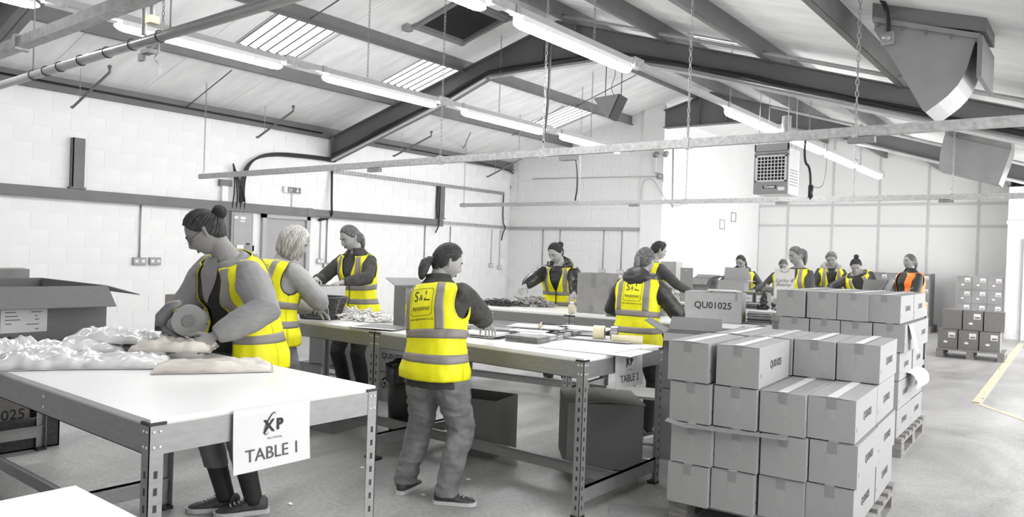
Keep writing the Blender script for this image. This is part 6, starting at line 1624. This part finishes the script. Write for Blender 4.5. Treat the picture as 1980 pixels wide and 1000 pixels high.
q = pc(1448, 618); tape_roll('pair of cream tape rolls on the right end of the row behind', (q[0], q[1], TH+0.04), (0.9, 0.3, 0), 0.040, 0.09, cream)
tape_roll('white tape roll beside the cream pair', (q[0]+0.12, q[1]+0.03, TH+0.04), (0.9, 0.3, 0), 0.040, 0.06, mat('white_tape', 0.7, 0.4))
q = pc(1420, 618)
for i in range(2): tag(MB().tube([(0, 0, 0), (0, 0, 0.05), (0, 0, 0.055)], [0.013, 0.013, 0.008], 10, blackp if i else galv_m).build('spray_bottle', loc=(q[0]-0.02+0.05*i, q[1], TH)), ['tiny grey bottle', 'tiny black bottle'][i]+' left of the cream tape rolls', 'bottle')
# machine / printer and parts by the man
mc = thing('card_reader', 'pale desktop machine with a dark slot right of the hooded woman', 'machine', (-3.60, 6.95, TH), math.radians(9))
MB().box((-0.16, -0.12, 0), (0.16, 0.12, 0.24), mat('machine_pale', 0.42, 0.5)).build('casing', parent=mc); MB().box((-0.02, -0.124, 0.12), (0.02, -0.12, 0.20), blackp).build('slot', parent=mc)
MB().box((0.05, -0.123, 0.03), (0.15, -0.12, 0.12), condg_m).build('side_panel', parent=mc)
# ---- open carton in front of the row, flaps out
carton('cardboard_box', 'plain carton under the wide open carton behind the nearest stack', (-2.40, 5.27, 0), math.radians(20), (0.40, 0.34, 0.52), front_tape=False, tape=False, m=card_n)
open_box('open_carton', 'wide open carton with four dark flaps spread behind the nearest stack', (-2.40, 5.27, 0.526), math.radians(20), (0.40, 0.34, 0.40), {'left': (60, 0.17), 'back': (30, 0.11), 'right': (70, 0.17), 'front': (112, 0.12)}, m=mat('cardboard_dark3', 0.19, 0.8, var=0.06))
# ---- T4 things
def grp_box(i, x, lab): pass
for i, x in enumerate((1441, 1460, 1478)):
    q = onZ(x, 592, TH+0.0); X = q.x; 
    o = labelled('cardboard_box', 'small carton with white label on the farther table, %s of three' % ['left', 'middle', 'right'][i], (-3.68+0.165*i, 9.35, TH+0.03), 0, (0.15, 0.15, 0.16), 'white-labelled small cartons', lab=False, mark=False, m=card_d)
    MB().box((-0.055, -0.0775, 0.04), (0.055, -0.0765, 0.125), lm).build('address_label', parent=o)
    text('XXX'[:3].replace('X', '0'), 0.04, frame((0, -0.078, 0.08), (1, 0, 0), (0, 0, 1)), o, 'printed_text', MATS['print_grey2'])
tag(MB().box((-0.35, -0.12, 0), (0.35, 0.12, 0.028), sleeve_w).build('tray', loc=(-3.5, 9.35, TH)), 'pale tray under the three small labelled cartons', 'tray')
card_stack('dark stacked sleeves, left pile on the farther table', (-3.62, 9.05, TH), 4, 0.24, 0.2, 14, [sleeve_d, sleeve_g], 31, 0.006, 0.0055)
card_stack('dark stacked sleeves, right pile on the farther table', (-3.36, 9.06, TH), 0, 0.16, 0.2, 12, [sleeve_d, sleeve_g], 32, 0.006, 0.0055)
for i, x in enumerate((-3.22, -3.10)):
    t = thing('tree_ornament', ['left', 'right'][i]+' dark cone-shaped tree ornament beside the white bag', 'ornament', (x, 9.02+0.1*i, TH))
    mb = MB(); rg_ = random.Random(i)
    for k in range(60):
        a = rg_.uniform(0, 6.3); z = rg_.uniform(0.01, 0.21); r = 0.062*(1-z/0.235); mb.ball((r*math.cos(a), r*math.sin(a), z), rg_.uniform(0.010, 0.02), mat('pine_dark', 0.03, 0.5, var=0.5, scale=50), 6, 4)
    mb.tube([(0, 0, 0), (0, 0, 0.225)], [0.05, 0.006], 10, mat('pine_dark', 0.03)); mb.build('cone', parent=t)['kind'] = 'stuff'
# white printed paper bag with handles in front of the pony-tail woman
bgp = onY(1516, 560, 9.15); t = thing('paper_bag', 'tall white paper bag with script lettering in front of the pony-tail woman', 'bag', (bgp.x, 9.15, TH), math.radians(18))
MB().prism([(-0.115, 0), (0.115, 0), (0.115, 0.50), (-0.115, 0.50)], 'y', -0.05, -0.047, mat('bag_paper', (0.60, 0.585, 0.57), 0.5, var=0.04)).prism([(-0.115, 0), (0.115, 0), (0.115, 0.50), (-0.115, 0.50)], 'y', 0.047, 0.05, MATS['bag_paper']).box((-0.115, -0.05, 0), (-0.112, 0.05, 0.5), MATS['bag_paper']).box((0.112, -0.05, 0), (0.115, 0.05, 0.5), MATS['bag_paper']).box((-0.115, -0.05, 0), (0.115, 0.05, 0.003), MATS['bag_paper']).build('bag_body', parent=t)
text('Lucky &', 0.062, frame((0.0, -0.0515, 0.36), (1, 0, 0), (0, 0, 1)), t, 'printed_text', MATS['print_grey'], shear=0.35)
text('Beauty', 0.062, frame((-0.01, -0.0515, 0.31), (1, 0, 0), (0, 0, 1)), t, 'printed_text', MATS['print_grey'], shear=0.35)
MB().box((-0.118, -0.054, 0.07), (0.118, -0.050, 0.14), mat('band_grey', 0.26, 0.6)).build('printed_band', parent=t)
MB().tube(chaikin([(-0.04, -0.052, 0.49), (-0.04, -0.058, 0.46), (0.04, -0.058, 0.46), (0.04, -0.052, 0.49)]), 0.003, 5, MATS['print_grey']).build('handle', parent=t)
# grey open carton, lid up, in front of the woman with glasses
q = onY(1415, 575, 11.5)
ob = open_box('open_carton', 'pale grey carton with its back flap up before the woman with glasses', (q.x, 11.56, TH), math.radians(8), (0.40, 0.32, 0.27), {'back': (4, 0.20), 'right': (95, 0.1)}, m=card_m)
T5b = bench(-6.4, -4.32, 11.3, 12.25, 'far packing table left of the woman with glasses')
q = onY(1350, 560, 11.5)
o = open_box('open_carton', 'crumpled dark open carton on the far table, left of the pale grey one', (q.x, 11.62, TH), math.radians(-6), (0.44, 0.3, 0.28), {'front': (150, 0.12), 'right': (70, 0.13), 'back': (60, 0.1)}, m=mat('cardboard_dark2', 0.20))
q = onY(1324, 540, 9.4)
o = thing('display_board', 'tall grey card panel with a hanging hole beside the reaching man', 'board', (q.x, 9.45, TH), math.radians(4))
MB().box((-0.088, 0, 0), (0.088, 0.006, 0.46), mat('panel_grey', 0.25, 0.6, var=0.04)).build('panel', parent=o); MB().ball((0, -0.001, 0.425), (0.010, 0.002, 0.006), paper_m, 10, 4).build('hang_hole', parent=o)
q = onY(1300, 540, 9.7)
for i in range(2):
    carton('cardboard_box', ['lower', 'upper'][i]+' pale printed carton beside the reaching man', (q.x, 9.66, TH+0.27*i), 0, (0.24, 0.2, 0.265), m=mat('cardboard_light', 0.36), front_tape=False)
T4b = bench(-5.95, -4.22, 8.9+0.25, 9.85+0.25, 'farther packing table in front of the reaching man')
# T5 things: open cartons near the smiling group
q = onY(1670, 556, 11.45)
open_box('open_carton', 'dark open carton in front of the laughing woman', (q.x+0.08, 11.6, TH), 0, (0.34, 0.30, 0.22), {'right': (28, 0.2), 'back': (15, 0.16)}, m=card_d)
carton('cardboard_box', 'small open-topped carton left of the dark open carton', (q.x-0.27, 11.5, TH), 0, (0.2, 0.2, 0.165), m=card_n, tape=False, front_tape=False)
q = onY(1718, 560, 11.45)
open_box('open_carton', 'pale open carton with slanting flaps beside the orange vest woman', (q.x-0.02, 11.6, TH), math.radians(8), (0.22, 0.30, 0.20), {'left': (-25, 0.2), 'right': (65, 0.2)}, m=mat('cardboard_mid', 0.31))
# printed carton far behind
q = onY(1475, 547, 13.3); o = carton('cardboard_box', 'grey carton printed FRAGILE behind the small labelled cartons', (q.x+0.05, 13.4, 0.53), 0, (0.55, 0.3, 0.50), m=card_d, front_tape=False, tape=False)
text('FRAGILE', 0.12, frame((0, -0.152, 0.40), (1, 0, 0), (0, 0, 1)), o, 'printed_text', MATS['ink'], bold=0.002)
carton('cardboard_box', 'plain carton under the carton printed FRAGILE', (q.x+0.05, 13.4, 0), 0, (0.55, 0.3, 0.52), m=card_d, front_tape=False, tape=False)
# ---- under the tables
# bin with liner
t = thing('waste_bin', 'black tapered bin with a black liner bag behind the grey jeans', 'bin', (-4.30, 4.20, 0))
MB().tube([(0, 0, 0), (0, 0, 0.56)], [0.145, 0.18], 24, blackp).build('bin_body', parent=t)
lb = MB(); rows = []
for i, (r, z) in enumerate(((0.183, 0.44), (0.190, 0.50), (0.192, 0.57), (0.175, 0.585), (0.165, 0.54))):
    rows.append([((r+0.006*math.sin(a*9)*(1 if i else 2))*math.cos(a), (r+0.006*math.sin(a*9+1))*math.sin(a), z+0.01*math.sin(a*5)) for a in [2*PI*k/60 for k in range(60)]])
loft(lb, rows, mat('bin_liner', 0.02, 0.2, var=0.2), cap=False); lb.build('bin_liner', parent=t)
MB().tube(chaikin([(-0.19, 0, 0.46), (-0.25, -0.04, 0.43), (-0.22, -0.09, 0.40), (-0.13, -0.14, 0.42)]), 0.008, 6, MATS['bin_liner']).build('liner_tail', parent=t)
open_box('open_carton', 'dark open carton on the floor right of the grey jeans', (-3.62, 4.31, 0.0), math.radians(12), (0.40, 0.36, 0.41), {}, m=card_d)
# big carton under TABLE 2 on a flattened one
A_ = math.radians(40)
carton('cardboard_box', 'flattened pale carton under the big carton below TABLE 2', (-2.66, 4.42, 0), A_, (0.44, 0.48, 0.075), tape=False, front_tape=False, m=card_m)
o = carton('cardboard_box', 'big worn carton with bulging top under the right end of TABLE 2', (-2.70, 4.46, 0.082), A_, (0.50, 0.54, 0.43), tape=False, front_tape=False, m=mat('cardboard_dark4', 0.17, 0.85, var=0.08, scale=4, bump=0.2, bscale=8))
MB().box((0.251, 0.0, 0.30), (0.252, 0.06, 0.42), mat('tape_dark', 0.20)).build('tape_tab', parent=o)
MB().prism([(-0.25, 0.431), (0, 0.444), (0.262, 0.428), (0.262, 0.424), (0, 0.440), (-0.25, 0.427)], 'y', -0.272, 0.262, MATS['cardboard_dark4']).build('flap', parent=o)
tag(MB().box((-0.2, -0.11, 0.0), (0.2, 0.11, 0.003), card_m).build('card_sheet', loc=(-2.05, 3.92, 0.001), rz=0.5), 'crumpled card scrap on the floor by the nearest stack', 'paper')
# cartons under T2b / behind
carton('cardboard_box', 'low dark carton on the floor under the left packing table', (-5.08, 3.98, 0), math.radians(4), (0.62, 0.40, 0.20), tape=True, front_tape=False, m=card_d)
for i in range(2):
    carton('cardboard_box', ['lower', 'upper'][i]+' pale QU01025 carton behind the black bin', (-5.35, 5.18, 0.285*i), math.radians(3), (0.62, 0.38, 0.28), code='y', code_size=0.075, front_tape=False)
for i in range(4):
    carton('cardboard_box', 'carton printed QU01025 by the left wall behind the tape gun, %s of four' % ['lowest', 'second', 'third', 'topmost'][i], (-6.46+0.01*i, 3.66, 0.252*i), math.radians(40), (0.55, 0.36, 0.248), code='y', code_size=0.07, front_tape=False, m=mat('cardboard_tan', (0.27, 0.245, 0.225), 0.8, var=0.05))
for i in range(2):
    o = labelled('cardboard_box', ['lower', 'upper'][i]+' dark carton on the floor behind the blonde woman', (-6.35+0.1*i, 5.1, 0.27*i), math.radians(10), (0.6-0.1*i, 0.4, 0.265), 'floor cartons', lab=(i == 0), mark=False)
# left lower carton and black crate
bl = mat('crate_black', 0.03, 0.5, var=0.4, scale=40)
cr = thing('plastic_crate', 'black plastic crate on the floor at the left under the table', 'crate', (-6.08, 1.92, 0))
MB().box((-0.28, -0.32, 0), (0.28, 0.32, 0.01), bl).box((-0.28, -0.32, 0), (0.28, -0.31, 0.20), bl).box((-0.28, 0.31, 0), (0.28, 0.32, 0.20), bl).box((-0.28, -0.32, 0), (-0.27, 0.32, 0.20), bl).box((0.27, -0.32, 0), (0.28, 0.32, 0.20), bl).build('crate_body', parent=cr)
MB().box((-0.29, -0.33, 0.195), (0.29, -0.30, 0.215), bl).box((-0.29, 0.30, 0.195), (0.29, 0.33, 0.215), bl).box((-0.29, -0.33, 0.195), (-0.26, 0.33, 0.215), bl).box((0.26, -0.33, 0.195), (0.29, 0.33, 0.215), bl).build('rim', parent=cr)
o = carton('cardboard_box', 'carton printed QU01025 standing in the black crate at the left', (-6.06, 1.82, 0.012), 0, (0.40, 0.50, 0.46), code='x', code_size=0.10, front_tape=False, m=mat('cardboard_tan2', (0.20, 0.19, 0.18), 0.8, var=0.05))
# folding chair behind TABLE 2
t = thing('folding_chair', 'chrome-legged folding chair with pale seat behind the big worn carton', 'chair', (-2.80, 5.08, 0), math.radians(20))
chm = mat('chrome', 0.6, 0.2, metal=0.9)
MB().box((-0.2, -0.2, 0.44), (0.2, 0.2, 0.46), mat('seat_pale', 0.4, 0.6)).build('seat', parent=t)
for s in (-1, 1):
    MB().tube([(s*0.21, -0.22, 0.01), (s*0.21, 0.16, 0.45)], 0.010, 8, chm).build('leg', parent=t); MB().tube([(s*0.21, 0.24, 0.01), (s*0.21, -0.16, 0.45)], 0.010, 8, chm).build('leg', parent=t)
MB().tube([(-0.21, -0.22, 0.012), (0.21, -0.22, 0.012)], 0.010, 8, chm).build('stretcher', parent=t); MB().tube([(-0.21, 0.24, 0.012), (0.21, 0.24, 0.012)], 0.010, 8, chm).build('stretcher', parent=t)
# scraps on the floor
rg_ = random.Random(9)
for i, (x, y) in enumerate([(818, 958), (1900, 772), (1932, 715), (560, 975), (700, 905), (905, 928), (1155, 730)]):
    q = onZ(x, y, 0.0)
    o = MB().add([(-0.02, -0.01, 0.001), (0.018, -0.012, 0.004), (0.02, 0.012, 0.001), (0, 0.004, 0.012), (-0.018, 0.014, 0.002)], [(0, 1, 3), (1, 2, 3), (2, 4, 3), (4, 0, 3), (0, 4, 2, 1)], paper_m if i not in (1, 2) else card_d).build('paper_scrap', loc=(q.x, q.y, 0.0))
    tag(o, ['white paper scrap by the left heel of the printed-vest woman', 'curled dark scrap on the open floor right of the stacks', 'tiny dark scrap near the yellow line', 'tiny white scrap below the TABLE 1 sign', 'tiny white scrap near the double table leg', 'tiny white scrap by the right shoe of the printed-vest woman', 'tiny white scrap under the row behind'][i], 'scrap')
